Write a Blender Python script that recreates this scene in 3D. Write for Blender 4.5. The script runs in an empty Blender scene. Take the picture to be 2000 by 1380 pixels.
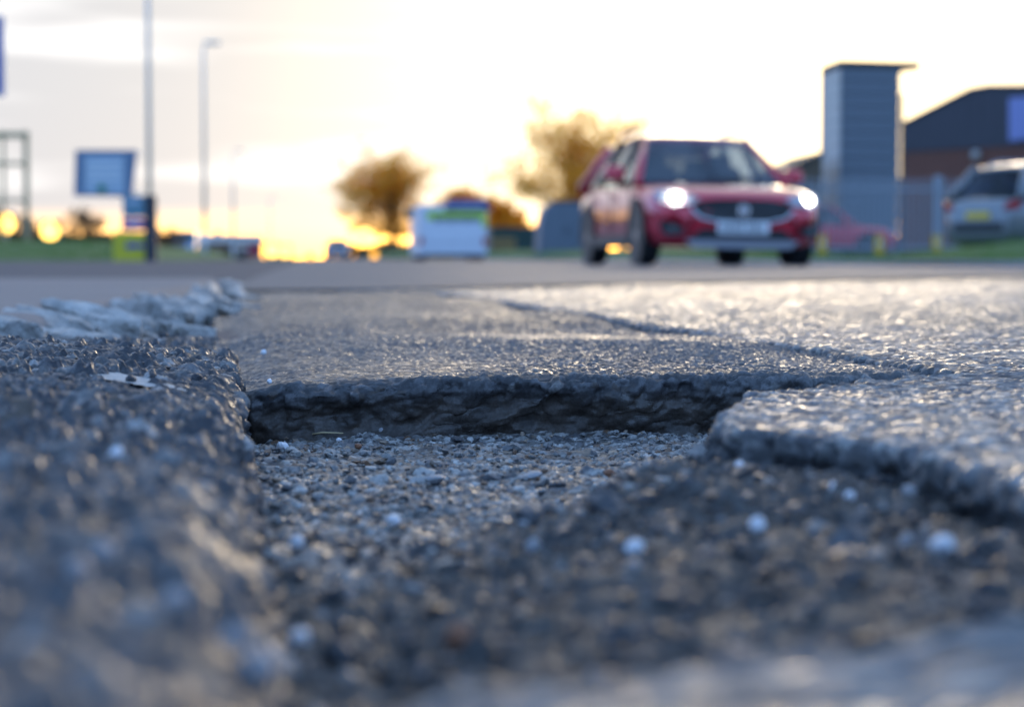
import bpy, bmesh, math, random
import numpy as np
from mathutils import Vector, Matrix, Euler

sc = bpy.context.scene
COL = sc.collection
R = math.radians
random.seed(11)

# ------------------------------------------------------------------ camera
F_PX, CX, CY = 4000.0, 1000.0, 690.0          # photograph 2000 x 1380
CAM_Z = 0.107
YAW, PITCH = math.atan(400 / 4000), math.atan(187 / 4000)
cam = bpy.data.cameras.new('camera')
cam_o = bpy.data.objects.new('camera', cam)
COL.objects.link(cam_o)
cam_o.location = (0, 0, CAM_Z)
cam_o.rotation_euler = (R(90) - PITCH, 0, -YAW)
cam.sensor_width = 36.0
cam.lens = 72.0
cam.clip_start = 0.02
cam.clip_end = 8000
cam.dof.use_dof = True
cam.dof.focus_distance = 1.83
cam.dof.aperture_fstop = 6.4
cam.dof.aperture_blades = 0
sc.camera = cam_o

# ------------------------------------------------------------------ sky
SUN_AZ, SUN_EL = R(12.7), R(4.5)
SUN_DIR = Vector((math.sin(SUN_AZ) * math.cos(SUN_EL), math.cos(SUN_AZ) * math.cos(SUN_EL), math.sin(SUN_EL)))
world = bpy.data.worlds.new('World')
sc.world = world
world.use_nodes = True
wt = world.node_tree
wn, wl = wt.nodes, wt.links
wn.clear()


def wmath(op, a, b=None, clamp=False):
    n = wn.new('ShaderNodeMath')
    n.operation = op
    n.use_clamp = clamp
    for i, s in enumerate((a, b)):
        if s is None:
            continue
        if isinstance(s, (int, float)):
            n.inputs[i].default_value = s
        else:
            wl.new(s, n.inputs[i])
    return n.outputs[0]


sky = wn.new('ShaderNodeTexSky')
sky.sky_type = 'NISHITA'
sky.sun_disc = False
sky.sun_elevation = SUN_EL
sky.sun_rotation = SUN_AZ
sky.dust_density = 1.0
sky.ozone_density = 1.4
bg = wn.new('ShaderNodeBackground')
bg.inputs[1].default_value = 0.055
wl.new(sky.outputs[0], bg.inputs[0])
tc = wn.new('ShaderNodeTexCoord')
sep = wn.new('ShaderNodeSeparateXYZ')
wl.new(tc.outputs['Generated'], sep.inputs[0])
elev = wmath('MAXIMUM', sep.outputs[2], 0.0)
# flat banks of cloud: noise stretched along the horizon
mp = wn.new('ShaderNodeMapping')
mp.inputs['Scale'].default_value = (5.5, 5.5, 44.0)
mp.inputs['Location'].default_value = (0.35, 0.1, 0.25)
wl.new(tc.outputs['Generated'], mp.inputs[0])
nz = wn.new('ShaderNodeTexNoise')
nz.inputs['Scale'].default_value = 1.0
nz.inputs['Detail'].default_value = 3.0
nz.inputs['Roughness'].default_value = 0.45
wl.new(mp.outputs[0], nz.inputs['Vector'])
band = wn.new('ShaderNodeMapRange')
band.interpolation_type = 'SMOOTHSTEP'
band.inputs[1].default_value = 0.42
band.inputs[2].default_value = 0.60
wl.new(nz.outputs['Fac'], band.inputs[0])
cl = wn.new('ShaderNodeMix')
cl.data_type = 'RGBA'
wl.new(band.outputs[0], cl.inputs['Factor'])
cl.inputs[6].default_value = (0.136, 0.136, 0.140, 1)     # grey cloud
cl.inputs[7].default_value = (0.200, 0.198, 0.198, 1)     # thin bright cloud
away = wn.new('ShaderNodeMapRange')
away.interpolation_type = 'SMOOTHSTEP'
away.inputs[1].default_value = 0.96
away.inputs[2].default_value = 0.55
dotw = wn.new('ShaderNodeVectorMath')
dotw.operation = 'DOT_PRODUCT'
wl.new(tc.outputs['Generated'], dotw.inputs[0])
dotw.inputs[1].default_value = SUN_DIR
wl.new(dotw.outputs['Value'], away.inputs[0])
cl2 = wn.new('ShaderNodeMix')
cl2.data_type = 'RGBA'
cl2.blend_type = 'MULTIPLY'
wl.new(away.outputs[0], cl2.inputs['Factor'])
wl.new(cl.outputs[2], cl2.inputs[6])
cl2.inputs[7].default_value = (0.56, 1.04, 2.0, 1)      # evening cloud is blue-grey away from the sunset
# cloud in front of the low sun is lit through, warm
glow = wmath('POWER', wmath('MAXIMUM', dotw.outputs['Value'], 0.0), 90.0)
cl3 = wn.new('ShaderNodeMix')
cl3.data_type = 'RGBA'
wl.new(glow, cl3.inputs['Factor'])
wl.new(cl2.outputs[2], cl3.inputs[6])
cl3.inputs[7].default_value = (0.62, 0.48, 0.28, 1)
bgc = wn.new('ShaderNodeBackground')
wl.new(cl3.outputs[2], bgc.inputs[0])
bgc.inputs[1].default_value = 1.0
# the cover thins towards the horizon (orange belt) and breaks up overhead
low = wn.new('ShaderNodeMapRange')
low.interpolation_type = 'SMOOTHSTEP'
low.inputs[1].default_value = 0.000
low.inputs[2].default_value = 0.026
wl.new(elev, low.inputs[0])
high = wn.new('ShaderNodeMapRange')
high.interpolation_type = 'SMOOTHSTEP'
high.inputs[1].default_value = 0.25
high.inputs[2].default_value = 0.95
high.inputs[3].default_value = 0.992
high.inputs[4].default_value = 0.55
wl.new(elev, high.inputs[0])
dotn = wn.new('ShaderNodeVectorMath')
dotn.operation = 'DOT_PRODUCT'
wl.new(tc.outputs['Generated'], dotn.inputs[0])
dotn.inputs[1].default_value = SUN_DIR
near_sun = wn.new('ShaderNodeMapRange')                  # thin cloud lets the low sun through
near_sun.interpolation_type = 'SMOOTHSTEP'
near_sun.inputs[1].default_value = 0.80
near_sun.inputs[2].default_value = 1.0
near_sun.inputs[3].default_value = 1.0
near_sun.inputs[4].default_value = 0.99
wl.new(dotn.outputs['Value'], near_sun.inputs[0])
cov = wmath('MULTIPLY', wmath('MULTIPLY', low.outputs[0], high.outputs[0]), near_sun.outputs[0])
mixs = wn.new('ShaderNodeMixShader')
wl.new(cov, mixs.inputs[0])
wl.new(bg.outputs[0], mixs.inputs[1])
wl.new(bgc.outputs[0], mixs.inputs[2])
wo = wn.new('ShaderNodeOutputWorld')
wl.new(mixs.outputs[0], wo.inputs[0])

sun = bpy.data.lights.new('sun', 'SUN')
sun.energy = 0.2
sun.angle = R(18.0)
sun.color = (1.0, 0.80, 0.56)
sun_o = bpy.data.objects.new('sun', sun)
COL.objects.link(sun_o)
sun_o.rotation_euler = SUN_DIR.to_track_quat('Z', 'Y').to_euler()

sc.view_settings.view_transform = 'Standard'
sc.view_settings.look = 'None'
sc.view_settings.gamma = 1.0
sc.view_settings.use_curve_mapping = False
sc.view_settings.exposure = 2.5
sc.cycles.use_denoising = True
sc.cycles.max_bounces = 6
sc.cycles.transparent_max_bounces = 24

# ------------------------------------------------------------------ helpers
Rcam = cam_o.rotation_euler.to_matrix()


def at(u, v, y):
    """point of the photograph (u, v) at road distance y"""
    d = Rcam @ Vector(((u - CX) / F_PX, (CY - v) / F_PX, -1.0))
    k = y / d.y
    return Vector((d.x * k, y, CAM_Z + d.z * k))


def on(u, v, z):
    """point of the photograph (u, v) at height z (below the camera)"""
    d = Rcam @ Vector(((u - CX) / F_PX, (CY - v) / F_PX, -1.0))
    k = (z - CAM_Z) / d.z
    return Vector((d.x * k, d.y * k, z))


def _h(ix, iy, seed):
    ix = ix.astype(np.int64).astype(np.uint32)
    iy = iy.astype(np.int64).astype(np.uint32)
    n = ix * np.uint32(374761393) + iy * np.uint32(668265263) + np.uint32((seed * 974634777 + 12345) & 0xffffffff)
    n = (n ^ (n >> np.uint32(13))) * np.uint32(1274126177)
    n = (n ^ (n >> np.uint32(15))) * np.uint32(2246822519)
    n = n ^ (n >> np.uint32(16))
    return n.astype(np.float64) / 4294967295.0


def vnoise(x, y, seed=0):
    x = np.asarray(x, float)
    y = np.asarray(y, float)
    ix, iy = np.floor(x), np.floor(y)
    fx, fy = x - ix, y - iy
    fx = fx * fx * fx * (fx * (fx * 6 - 15) + 10)
    fy = fy * fy * fy * (fy * (fy * 6 - 15) + 10)
    a, b = _h(ix, iy, seed), _h(ix + 1, iy, seed)
    c, d = _h(ix, iy + 1, seed), _h(ix + 1, iy + 1, seed)
    return (a * (1 - fx) + b * fx) * (1 - fy) + (c * (1 - fx) + d * fx) * fy - 0.5


def fbm(x, y, seed=0, octs=3):
    s, a = 0, 1.0
    x, y = np.asarray(x, float), np.asarray(y, float)
    for o in range(octs):
        t = 0.55 + 0.9 * o
        ca, sa = math.cos(t), math.sin(t)
        s = s + a * vnoise((x * ca - y * sa) * 2 ** o + 3.7 * o, (x * sa + y * ca) * 2 ** o, seed + o * 17)
        a *= 0.5
    return s


def worley(x, y, seed=0):
    ix, iy = np.floor(x), np.floor(y)
    best = np.full(x.shape, 9.0)
    idr = np.zeros(x.shape)
    for ox in (-1, 0, 1):
        for oy in (-1, 0, 1):
            cx, cy = ix + ox, iy + oy
            px = cx + 0.04 + 0.92 * _h(cx, cy, seed)
            py = cy + 0.04 + 0.92 * _h(cx, cy, seed + 5)
            d = (px - x) ** 2 + (py - y) ** 2
            m = d < best
            best = np.where(m, d, best)
            idr = np.where(m, _h(cx, cy, seed + 9), idr)
    return np.sqrt(best), idr


def stones(s, t, cell, seed, fill=1.0, sharp=0.62):
    """domes of aggregate: returns (0..1 height, random id per stone, mask)"""
    wa, wb = vnoise(s / cell * .31, t / cell * .31, seed + 40), vnoise(s / cell * .31 + 9, t / cell * .31, seed + 41)
    f1, r = worley(s / cell + 1.1 * wa, t / cell + 1.1 * wb, seed)
    rad = sharp * (0.6 + 0.4 * ((r * 7.31) % 1.0))
    dome = np.sqrt(np.clip(1 - (f1 / rad) ** 2, 0, 1))
    present = ((r * 13.7) % 1.0) < fill
    return dome * present * (0.35 + 0.65 * r), r, (dome > 0.25) & present


def link(ob, parent=None):
    COL.objects.link(ob)
    if parent is not None:
        ob.parent = parent
    return ob


def tag(o, label=None, cat=None, group=None, kind=None):
    if label:
        o['label'] = label
    if cat:
        o['category'] = cat
    if group:
        o['group'] = group
    if kind:
        o['kind'] = kind
    return o


def empty(name, loc=(0, 0, 0), rz=0.0):
    o = bpy.data.objects.new(name, None)
    COL.objects.link(o)
    o.location = loc
    o.rotation_euler = (0, 0, rz)
    return o


def grid_mesh(name, P, col, mat, parent=None):
    nr, nc = P.shape[:2]
    me = bpy.data.meshes.new(name)
    idx = np.arange(nr * nc).reshape(nr, nc)
    f = np.stack([idx[:-1, :-1], idx[:-1, 1:], idx[1:, 1:], idx[1:, :-1]], -1).reshape(-1, 4)
    me.vertices.add(nr * nc)
    me.vertices.foreach_set('co', P.reshape(-1).astype(np.float32))
    me.loops.add(f.size)
    me.loops.foreach_set('vertex_index', f.reshape(-1).astype(np.int32))
    me.polygons.add(len(f))
    me.polygons.foreach_set('loop_start', (np.arange(len(f)) * 4).astype(np.int32))
    me.polygons.foreach_set('loop_total', np.full(len(f), 4, np.int32))
    me.polygons.foreach_set('use_smooth', np.ones(len(f), bool))
    me.update(calc_edges=True)
    if col is not None:
        a = me.color_attributes.new('Col', 'FLOAT_COLOR', 'POINT')
        a.data.foreach_set('color', col.reshape(-1).astype(np.float32))
    me.materials.append(mat)
    return link(bpy.data.objects.new(name, me), parent)


def mesh(name, verts, faces, mat, parent=None, smooth=False):
    me = bpy.data.meshes.new(name)
    me.from_pydata([tuple(v) for v in verts], [], faces)
    me.update()
    if smooth:
        me.polygons.foreach_set('use_smooth', np.ones(len(me.polygons), bool))
    me.materials.append(mat)
    return link(bpy.data.objects.new(name, me), parent)


def bm_obj(name, bm, mat, parent=None, smooth=False):
    bmesh.ops.recalc_face_normals(bm, faces=bm.faces)
    me = bpy.data.meshes.new(name)
    bm.to_mesh(me)
    bm.free()
    if smooth:
        me.polygons.foreach_set('use_smooth', np.ones(len(me.polygons), bool))
    me.materials.append(mat)
    return link(bpy.data.objects.new(name, me), parent)


def add_box(bm, c, s, rot=None, bevel=0.0):
    r = bmesh.ops.create_cube(bm, size=1.0)
    vs = r['verts']
    bmesh.ops.scale(bm, vec=Vector(s), verts=vs)
    if bevel > 0:
        es = list({e for v in vs for e in v.link_edges})
        g = bmesh.ops.bevel(bm, geom=es, offset=bevel, segments=2, affect='EDGES', profile=0.5)
        vs = list({v for f in g['faces'] for v in f.verts} | {v for v in vs if v.is_valid})
    if rot is not None:
        bmesh.ops.rotate(bm, cent=(0, 0, 0), matrix=rot.to_matrix() if isinstance(rot, Euler) else rot, verts=vs)
    bmesh.ops.translate(bm, vec=Vector(c), verts=vs)
    return vs


def box(name, c, s, mat, parent=None, rot=None, bevel=0.0):
    bm = bmesh.new()
    add_box(bm, c, s, rot, bevel)
    return bm_obj(name, bm, mat, parent)


def add_tube(bm, pts, rads, n=8, cap=True):
    rings = []
    pts = [Vector(p) for p in pts]
    for i, p in enumerate(pts):
        t = (pts[min(i + 1, len(pts) - 1)] - pts[max(i - 1, 0)]).normalized()
        ref = Vector((0, 0, 1)) if abs(t.z) < 0.9 else Vector((1, 0, 0))
        a = t.cross(ref).normalized()
        b = t.cross(a).normalized()
        rings.append([bm.verts.new(p + (a * math.cos(2 * math.pi * k / n) + b * math.sin(2 * math.pi * k / n)) * rads[i]) for k in range(n)])
    for i in range(len(rings) - 1):
        for k in range(n):
            bm.faces.new((rings[i][k], rings[i][(k + 1) % n], rings[i + 1][(k + 1) % n], rings[i + 1][k]))
    if cap:
        bm.faces.new(rings[0])
        bm.faces.new(rings[-1])


def tube(name, pts, rads, mat, parent=None, n=10):
    bm = bmesh.new()
    add_tube(bm, pts, rads, n)
    return bm_obj(name, bm, mat, parent, smooth=True)


def prism(name, poly, axis_vec, mat, parent=None):
    """polygon (3-D points, planar) extruded by axis_vec"""
    n = len(poly)
    a = Vector(axis_vec)
    V = [Vector(p) for p in poly] + [Vector(p) + a for p in poly]
    Fs = [tuple(range(n)), tuple(range(2 * n - 1, n - 1, -1))] + [(i, i + n, (i + 1) % n + n, (i + 1) % n) for i in range(n)]
    bm = bmesh.new()
    vs = [bm.verts.new(v) for v in V]
    for f in Fs:
        bm.faces.new([vs[i] for i in f])
    return bm_obj(name, bm, mat, parent)


# ------------------------------------------------------------------ materials
def new_mat(name):
    m = bpy.data.materials.new(name)
    m.use_nodes = True
    return m, m.node_tree, m.node_tree.nodes['Principled BSDF']


def plain(name, col, rough=0.5, metal=0.0, var=0.15, scale=6.0, bump=0.0, bscale=40.0, coat=0.0, spec=0.5):
    m, nt, p = new_mat(name)
    N, L = nt.nodes, nt.links
    tcn = N.new('ShaderNodeTexCoord')
    n = N.new('ShaderNodeTexNoise')
    n.inputs['Scale'].default_value = scale
    n.inputs['Detail'].default_value = 5
    L.new(tcn.outputs['Object'], n.inputs['Vector'])
    mx = N.new('ShaderNodeMix')
    mx.data_type = 'RGBA'
    L.new(n.outputs['Fac'], mx.inputs['Factor'])
    mx.inputs[6].default_value = tuple(c * (1 - var) for c in col) + (1,)
    mx.inputs[7].default_value = tuple(min(1, c * (1 + var)) for c in col) + (1,)
    L.new(mx.outputs[2], p.inputs['Base Color'])
    p.inputs['Roughness'].default_value = rough
    p.inputs['Metallic'].default_value = metal
    p.inputs['Specular IOR Level'].default_value = spec
    p.inputs['Coat Weight'].default_value = coat
    p.inputs['Coat Roughness'].default_value = 0.06
    if bump:
        nb = N.new('ShaderNodeTexNoise')
        nb.inputs['Scale'].default_value = bscale
        nb.inputs['Detail'].default_value = 4
        L.new(tcn.outputs['Object'], nb.inputs['Vector'])
        b = N.new('ShaderNodeBump')
        b.inputs['Strength'].default_value = bump
        b.inputs['Distance'].default_value = 0.02
        L.new(nb.outputs['Fac'], b.inputs['Height'])
        L.new(b.outputs[0], p.inputs['Normal'])
    return m


def asphalt(name, rough=0.5, rvar=0.15, bump=0.35, spec=0.5, bscale=700):
    """colour per stone from the mesh attribute, fine grain and gloss from noise"""
    m, nt, p = new_mat(name)
    N, L = nt.nodes, nt.links
    at_ = N.new('ShaderNodeAttribute')
    at_.attribute_name = 'Col'
    tcn = N.new('ShaderNodeTexCoord')
    n = N.new('ShaderNodeTexNoise')
    n.inputs['Scale'].default_value = 420
    n.inputs['Detail'].default_value = 3
    L.new(tcn.outputs['Object'], n.inputs['Vector'])
    mr = N.new('ShaderNodeMapRange')
    mr.inputs[1].default_value = 0.25
    mr.inputs[2].default_value = 0.75
    mr.inputs[3].default_value = 0.6
    mr.inputs[4].default_value = 1.4
    L.new(n.outputs['Fac'], mr.inputs[0])
    vm = N.new('ShaderNodeVectorMath')
    vm.operation = 'SCALE'
    L.new(at_.outputs['Color'], vm.inputs[0])
    L.new(mr.outputs[0], vm.inputs['Scale'])
    L.new(vm.outputs[0], p.inputs['Base Color'])
    n2 = N.new('ShaderNodeTexNoise')
    n2.inputs['Scale'].default_value = 14
    n2.inputs['Detail'].default_value = 6
    n2.inputs['Roughness'].default_value = 0.7
    L.new(tcn.outputs['Object'], n2.inputs['Vector'])
    m2 = N.new('ShaderNodeMapRange')
    m2.inputs[1].default_value = 0.3
    m2.inputs[2].default_value = 0.7
    m2.inputs[3].default_value = rough - rvar
    m2.inputs[4].default_value = rough + rvar
    L.new(n2.outputs['Fac'], m2.inputs[0])
    gr_ = N.new('ShaderNodeMath')
    gr_.operation = 'MULTIPLY_ADD'
    L.new(at_.outputs['Alpha'], gr_.inputs[0])
    gr_.inputs[1].default_value = -0.42
    gr_.inputs[2].default_value = 0.21
    ga_ = N.new('ShaderNodeMath')
    ga_.operation = 'ADD'
    ga_.use_clamp = True
    L.new(gr_.outputs[0], ga_.inputs[0])
    L.new(m2.outputs[0], ga_.inputs[1])
    L.new(ga_.outputs[0], p.inputs['Roughness'])
    p.inputs['Specular IOR Level'].default_value = spec
    nb = N.new('ShaderNodeTexNoise')
    nb.inputs['Scale'].default_value = bscale
    nb.inputs['Detail'].default_value = 3
    L.new(tcn.outputs['Object'], nb.inputs['Vector'])
    b = N.new('ShaderNodeBump')
    b.inputs['Strength'].default_value = bump
    b.inputs['Distance'].default_value = 0.0012
    L.new(nb.outputs['Fac'], b.inputs['Height'])
    L.new(b.outputs[0], p.inputs['Normal'])
    return m


def tarmac_far(name, c0, c1, rough, cell=90.0, bump=0.5, dist=0.004):
    """asphalt whose stones are too small to tell apart"""
    m, nt, p = new_mat(name)
    N, L = nt.nodes, nt.links
    tcn = N.new('ShaderNodeTexCoord')
    v = N.new('ShaderNodeTexVoronoi')
    v.inputs['Scale'].default_value = cell
    L.new(tcn.outputs['Object'], v.inputs['Vector'])
    n = N.new('ShaderNodeTexNoise')
    n.inputs['Scale'].default_value = 1.3
    n.inputs['Detail'].default_value = 6
    L.new(tcn.outputs['Object'], n.inputs['Vector'])
    a = N.new('ShaderNodeMath')
    a.operation = 'MULTIPLY'
    L.new(v.outputs['Color'], a.inputs[0])
    L.new(n.outputs['Fac'], a.inputs[1])
    mx = N.new('ShaderNodeMix')
    mx.data_type = 'RGBA'
    L.new(a.outputs[0], mx.inputs['Factor'])
    mx.inputs[6].default_value = c0 + (1,)
    mx.inputs[7].default_value = c1 + (1,)
    L.new(mx.outputs[2], p.inputs['Base Color'])
    p.inputs['Roughness'].default_value = rough
    b = N.new('ShaderNodeBump')
    b.inputs['Strength'].default_value = bump
    b.inputs['Distance'].default_value = dist
    L.new(v.outputs['Distance'], b.inputs['Height'])
    L.new(b.outputs[0], p.inputs['Normal'])
    return m


def emitter(name, col, strength):
    m, nt, p = new_mat(name)
    p.inputs['Base Color'].default_value = col + (1,)
    p.inputs['Emission Color'].default_value = col + (1,)
    p.inputs['Emission Strength'].default_value = strength
    return m


def glass(name, tint, clear=0.5):
    m, nt, p = new_mat(name)
    N, L = nt.nodes, nt.links
    N.remove(p)
    out = N['Material Output']
    tr = N.new('ShaderNodeBsdfTransparent')
    tr.inputs[0].default_value = tint + (1,)
    gl = N.new('ShaderNodeBsdfGlossy')
    gl.inputs['Roughness'].default_value = 0.03
    gl.inputs[0].default_value = (0.9, 0.95, 1, 1)
    lw = N.new('ShaderNodeLayerWeight')
    lw.inputs[0].default_value = 0.5
    fr = N.new('ShaderNodeMath')
    fr.operation = 'POWER'
    L.new(lw.outputs['Facing'], fr.inputs[0])
    fr.inputs[1].default_value = 4.0
    mr = N.new('ShaderNodeMath')
    mr.operation = 'MULTIPLY_ADD'
    L.new(fr.outputs[0], mr.inputs[0])
    mr.inputs[1].default_value = 0.8
    mr.inputs[2].default_value = 1 - clear
    mr.use_clamp = True
    mx = N.new('ShaderNodeMixShader')
    L.new(mr.outputs[0], mx.inputs[0])
    L.new(tr.outputs[0], mx.inputs[1])
    L.new(gl.outputs[0], mx.inputs[2])
    L.new(mx.outputs[0], out.inputs[0])
    return m


def leafy(name, c0, c1, trans=0.5):
    m, nt, p = new_mat(name)
    N, L = nt.nodes, nt.links
    out = N['Material Output']
    tcn = N.new('ShaderNodeTexCoord')
    n = N.new('ShaderNodeTexNoise')
    n.inputs['Scale'].default_value = 2.5
    L.new(tcn.outputs['Object'], n.inputs['Vector'])
    mx = N.new('ShaderNodeMix')
    mx.data_type = 'RGBA'
    L.new(n.outputs['Fac'], mx.inputs['Factor'])
    mx.inputs[6].default_value = c0 + (1,)
    mx.inputs[7].default_value = c1 + (1,)
    L.new(mx.outputs[2], p.inputs['Base Color'])
    p.inputs['Roughness'].default_value = 0.7
    tl = N.new('ShaderNodeBsdfTranslucent')
    L.new(mx.outputs[2], tl.inputs[0])
    ms = N.new('ShaderNodeMixShader')
    ms.inputs[0].default_value = trans
    L.new(p.outputs[0], ms.inputs[1])
    L.new(tl.outputs[0], ms.inputs[2])
    L.new(ms.outputs[0], out.inputs[0])
    return m


M = {}
M['old_road'] = asphalt('worn_old_asphalt', rough=0.455, rvar=0.18, bump=0.5)
M['patch'] = asphalt('dark_patch_asphalt', rough=0.45, rvar=0.12, bump=0.45)
M['coarse'] = asphalt('coarse_dark_asphalt', rough=0.46, rvar=0.14, bump=0.6)
M['base'] = asphalt('loose_sub_base', rough=0.42, rvar=0.18, bump=0.5)
M['far_road'] = tarmac_far('far_asphalt', (0.06, 0.062, 0.068), (0.16, 0.16, 0.17), 0.62)
M['side_road'] = tarmac_far('side_asphalt', (0.035, 0.035, 0.042), (0.09, 0.09, 0.10), 0.75)
M['pavement'] = tarmac_far('pinkish_footway', (0.20, 0.16, 0.14), (0.36, 0.29, 0.26), 0.8, cell=160)
M['grass'] = plain('grass_ground', (0.085, 0.14, 0.025), 0.9, var=0.5, scale=3.0, bump=0.6, bscale=30)
M['ground'] = plain('field_ground', (0.06, 0.075, 0.03), 0.95, var=0.4, scale=0.05)
M['kerb'] = plain('pale_granite', (0.42, 0.395, 0.36), 0.55, var=0.8, scale=14, bump=0.8, bscale=90)
M['kerb_far'] = plain('grey_kerb', (0.28, 0.28, 0.28), 0.7, var=0.3, scale=8, bump=0.4, bscale=50)
M['white_paint'] = plain('worn_white_paint', (0.46, 0.46, 0.44), 0.6, var=0.35, scale=60, bump=0.6, bscale=300)

# ------------------------------------------------------------------ the broken road, near the camera
def rows(y0, y1):
    ys, y = [y0], y0
    while y < y1:
        st = 0.0042 if y < 0.95 else 0.0024 * max(1.0, y / 1.6) ** 1.25
        y += st
        ys.append(min(y, y1))
    return np.array(ys)


def crown(x):
    x = np.asarray(x, float)
    return 0.014 * (1 - ((np.clip(x, -0.2, 7.0) - 3.4) / 3.4) ** 2) + 0.0 * x


def xj(y):                                   # joint between the kerbside mound and the pothole
    y = np.asarray(y, float)
    return 0.019 - 0.046 * y + 0.006 * fbm(y * 9, y * 0 + 3.3, 4, 2) + 0.0025 * vnoise(y * 70, y * 0 + 7.1, 5)


XE_Y = [0.0, 0.40, 0.44, 0.49, 0.53, 0.57, 0.62, 0.85, 1.00, 1.08, 1.13, 1.185, 1.25, 1.36, 1.50, 1.60, 1.69, 1.75, 1.90, 2.45, 3.30, 4.60, 5.50, 6.05, 6.25, 6.4, 10.0]
XE_X = [-0.02, -0.015, 0.0, 0.08, 0.18, 0.265, 0.305, 0.312, 0.315, 0.318, 0.290, 0.246, 0.255, 0.285, 0.330, 0.440, 0.560, 0.55, 0.54, 0.515, 0.49, 0.445, 0.40, 0.35, 0.10, -0.20, -0.20]


def xe(y):                                   # broken edge of the old road surface
    y = np.asarray(y, float)
    b = np.interp(y, XE_Y, XE_X)
    k = np.where(y > 1.72, 0.5, 1.0)
    return b + k * (0.008 * fbm(y * 11, y * 0 + 1.7, 21, 2) + 0.009 * vnoise(y * 75, y * 0 + 4.2, 22) + 0.006 * vnoise(y * 190, y * 0 + 1.2, 23))


def z_old(x, y):
    return 0.004 + crown(x) + 0.004 * fbm(x * 2.1, y * 1.3, 31, 3) + 0.0015 * fbm(x * 16, y * 9, 33, 2)


def z_patch(x, y):
    return (-0.002 + 0.95 * crown(x) + 0.006 * np.sin(y * 5.2 + 0.8 + 1.2 * x) * np.clip((y - 1.85) * 2, 0, 1)
            + 0.004 * fbm(x * 3.1, y * 2.2, 41, 3)
            - 0.010 * np.exp(-((x - xj(y)) / 0.035) ** 2))


def z_mound(x, y):
    s = np.clip((xj(y) - x) / 0.30, 0, 3.0)
    z = 0.004 + 0.020 * (1 - np.exp(-s * 2.0)) + 0.004 * np.minimum(s, 2)
    fade = 1 - np.clip((y - 2.05) / 0.32, 0, 1) ** 1.3
    fade = fade * fade * (3 - 2 * fade)
    z = z * fade + (-0.010 + 0.004 * s) * (1 - fade)
    return z + 0.006 * fbm(x * 6, y * 4, 51, 3) + 0.003 * fbm(x * 24, y * 17, 52, 2)


def z_floor(x, y):
    basin = np.clip((y - 1.02 - 1.8 * np.clip(x - 0.115, 0, 1) + 0.05 * vnoise(x * 20, y * 12, 64)) / 0.11, 0, 1)
    basin = basin * basin * (3 - 2 * basin)
    ledge = -0.038 + 0.024 * np.clip((x - 0.04) / 0.16, 0, 1) - 0.006 * np.exp(-((x - xe(y) + 0.006) / 0.012) ** 2)
    z = ledge * (1 - basin) - 0.056 * basin
    z = z + 0.010 * np.clip((y - 1.74) / 0.08, 0, 1) ** 2 * 0.3
    return z + 0.005 * fbm(x * 9, y * 9, 61, 3) + 0.004 * fbm(x * 33, y * 27, 63, 2)


def profile(tau, r, lean):
    """broken edge in section: tau < 0 goes down the face, 0..a round the lip, beyond that along the top"""
    a = r * math.pi / 2
    th = np.clip(tau / r, 0, math.pi / 2)
    dx = np.where(tau > a, r + (tau - a), np.where(tau > 0, r * (1 - np.cos(th)), -lean * tau))
    dz = np.where(tau > a, 0.0, np.where(tau > 0, -r * (1 - np.sin(th)), -r + tau))
    return dx, dz


def normals(P):
    du = np.gradient(P, axis=0)
    dv = np.gradient(P, axis=1)
    n = np.cross(du, dv)
    n /= np.linalg.norm(n, axis=-1, keepdims=True) + 1e-12
    return n


def stone_cols(r, pal, w):
    """pick one palette colour per stone id"""
    k = np.searchsorted(np.cumsum(w) / sum(w), (r * 29.3) % 1.0)
    pal = np.array(pal)
    c = pal[np.clip(k, 0, len(pal) - 1)]
    return c * (0.7 + 0.6 * ((r * 57.1) % 1.0))[..., None]


def finish_col(c, gloss=None):
    """colour per vertex; alpha carries how polished that stone is"""
    a = np.full(c.shape[:-1] + (1,), 0.5) if gloss is None else np.clip(gloss, 0, 1)[..., None]
    return np.concatenate([np.clip(c, 0.004, 0.9), a], -1)


def gloss_of(r1, m1, r2, m2):
    return np.where(m1, (r1 * 91.7) % 1.0, np.where(m2, (r2 * 91.7) % 1.0, 0.35))


palp = [(0.038, 0.039, 0.043), (0.060, 0.061, 0.066), (0.090, 0.090, 0.095), (0.15, 0.145, 0.14), (0.05, 0.040, 0.034)]

# --- old worn road surface (bright, polished stones), with the broken edge on its left
ys = rows(0.16, 9.0)
wall = np.linspace(-0.066, 0.0, 30)[:-1]
lip = np.linspace(0.0, 0.016, 8)[:-1]
inn = [0.016]
while inn[-1] < 0.62:
    inn.append(inn[-1] + 0.0021 * (1 + inn[-1] * 1.0))
tcol = np.concatenate([wall, lip, inn])
Y = np.repeat(ys[:, None], len(tcol), 1)
scl = np.clip(Y / 1.6, 0.55, 9)
TT = np.where(tcol[None, :] > 0.016, 0.016 + (tcol[None, :] - 0.016) * scl, tcol[None, :])
extra = np.array([1.25, 1.6, 2.2, 3.4, 6.0])
XEg = xe(ys)[:, None]
dx, dz = profile(TT, 0.0045, -0.10)
X = XEg + dx
last = X[:, -1:]
Xx = last + (np.maximum(3.42, last + 0.05) - last) * np.linspace(0, 1, 10)[None, 1:] ** 1.2
X = np.concatenate([X, Xx], 1)
dz = np.concatenate([dz, np.zeros((len(ys), 9))], 1)
Y = np.repeat(ys[:, None], X.shape[1], 1)
S = np.concatenate([XEg + TT, Xx], 1)
Z = z_old(X, Y) + dz
P = np.stack([X, Y + 0 * X, Z], -1)
Nn = normals(P)
Nn *= np.sign(np.sum(Nn[:, -30, 2]))
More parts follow.
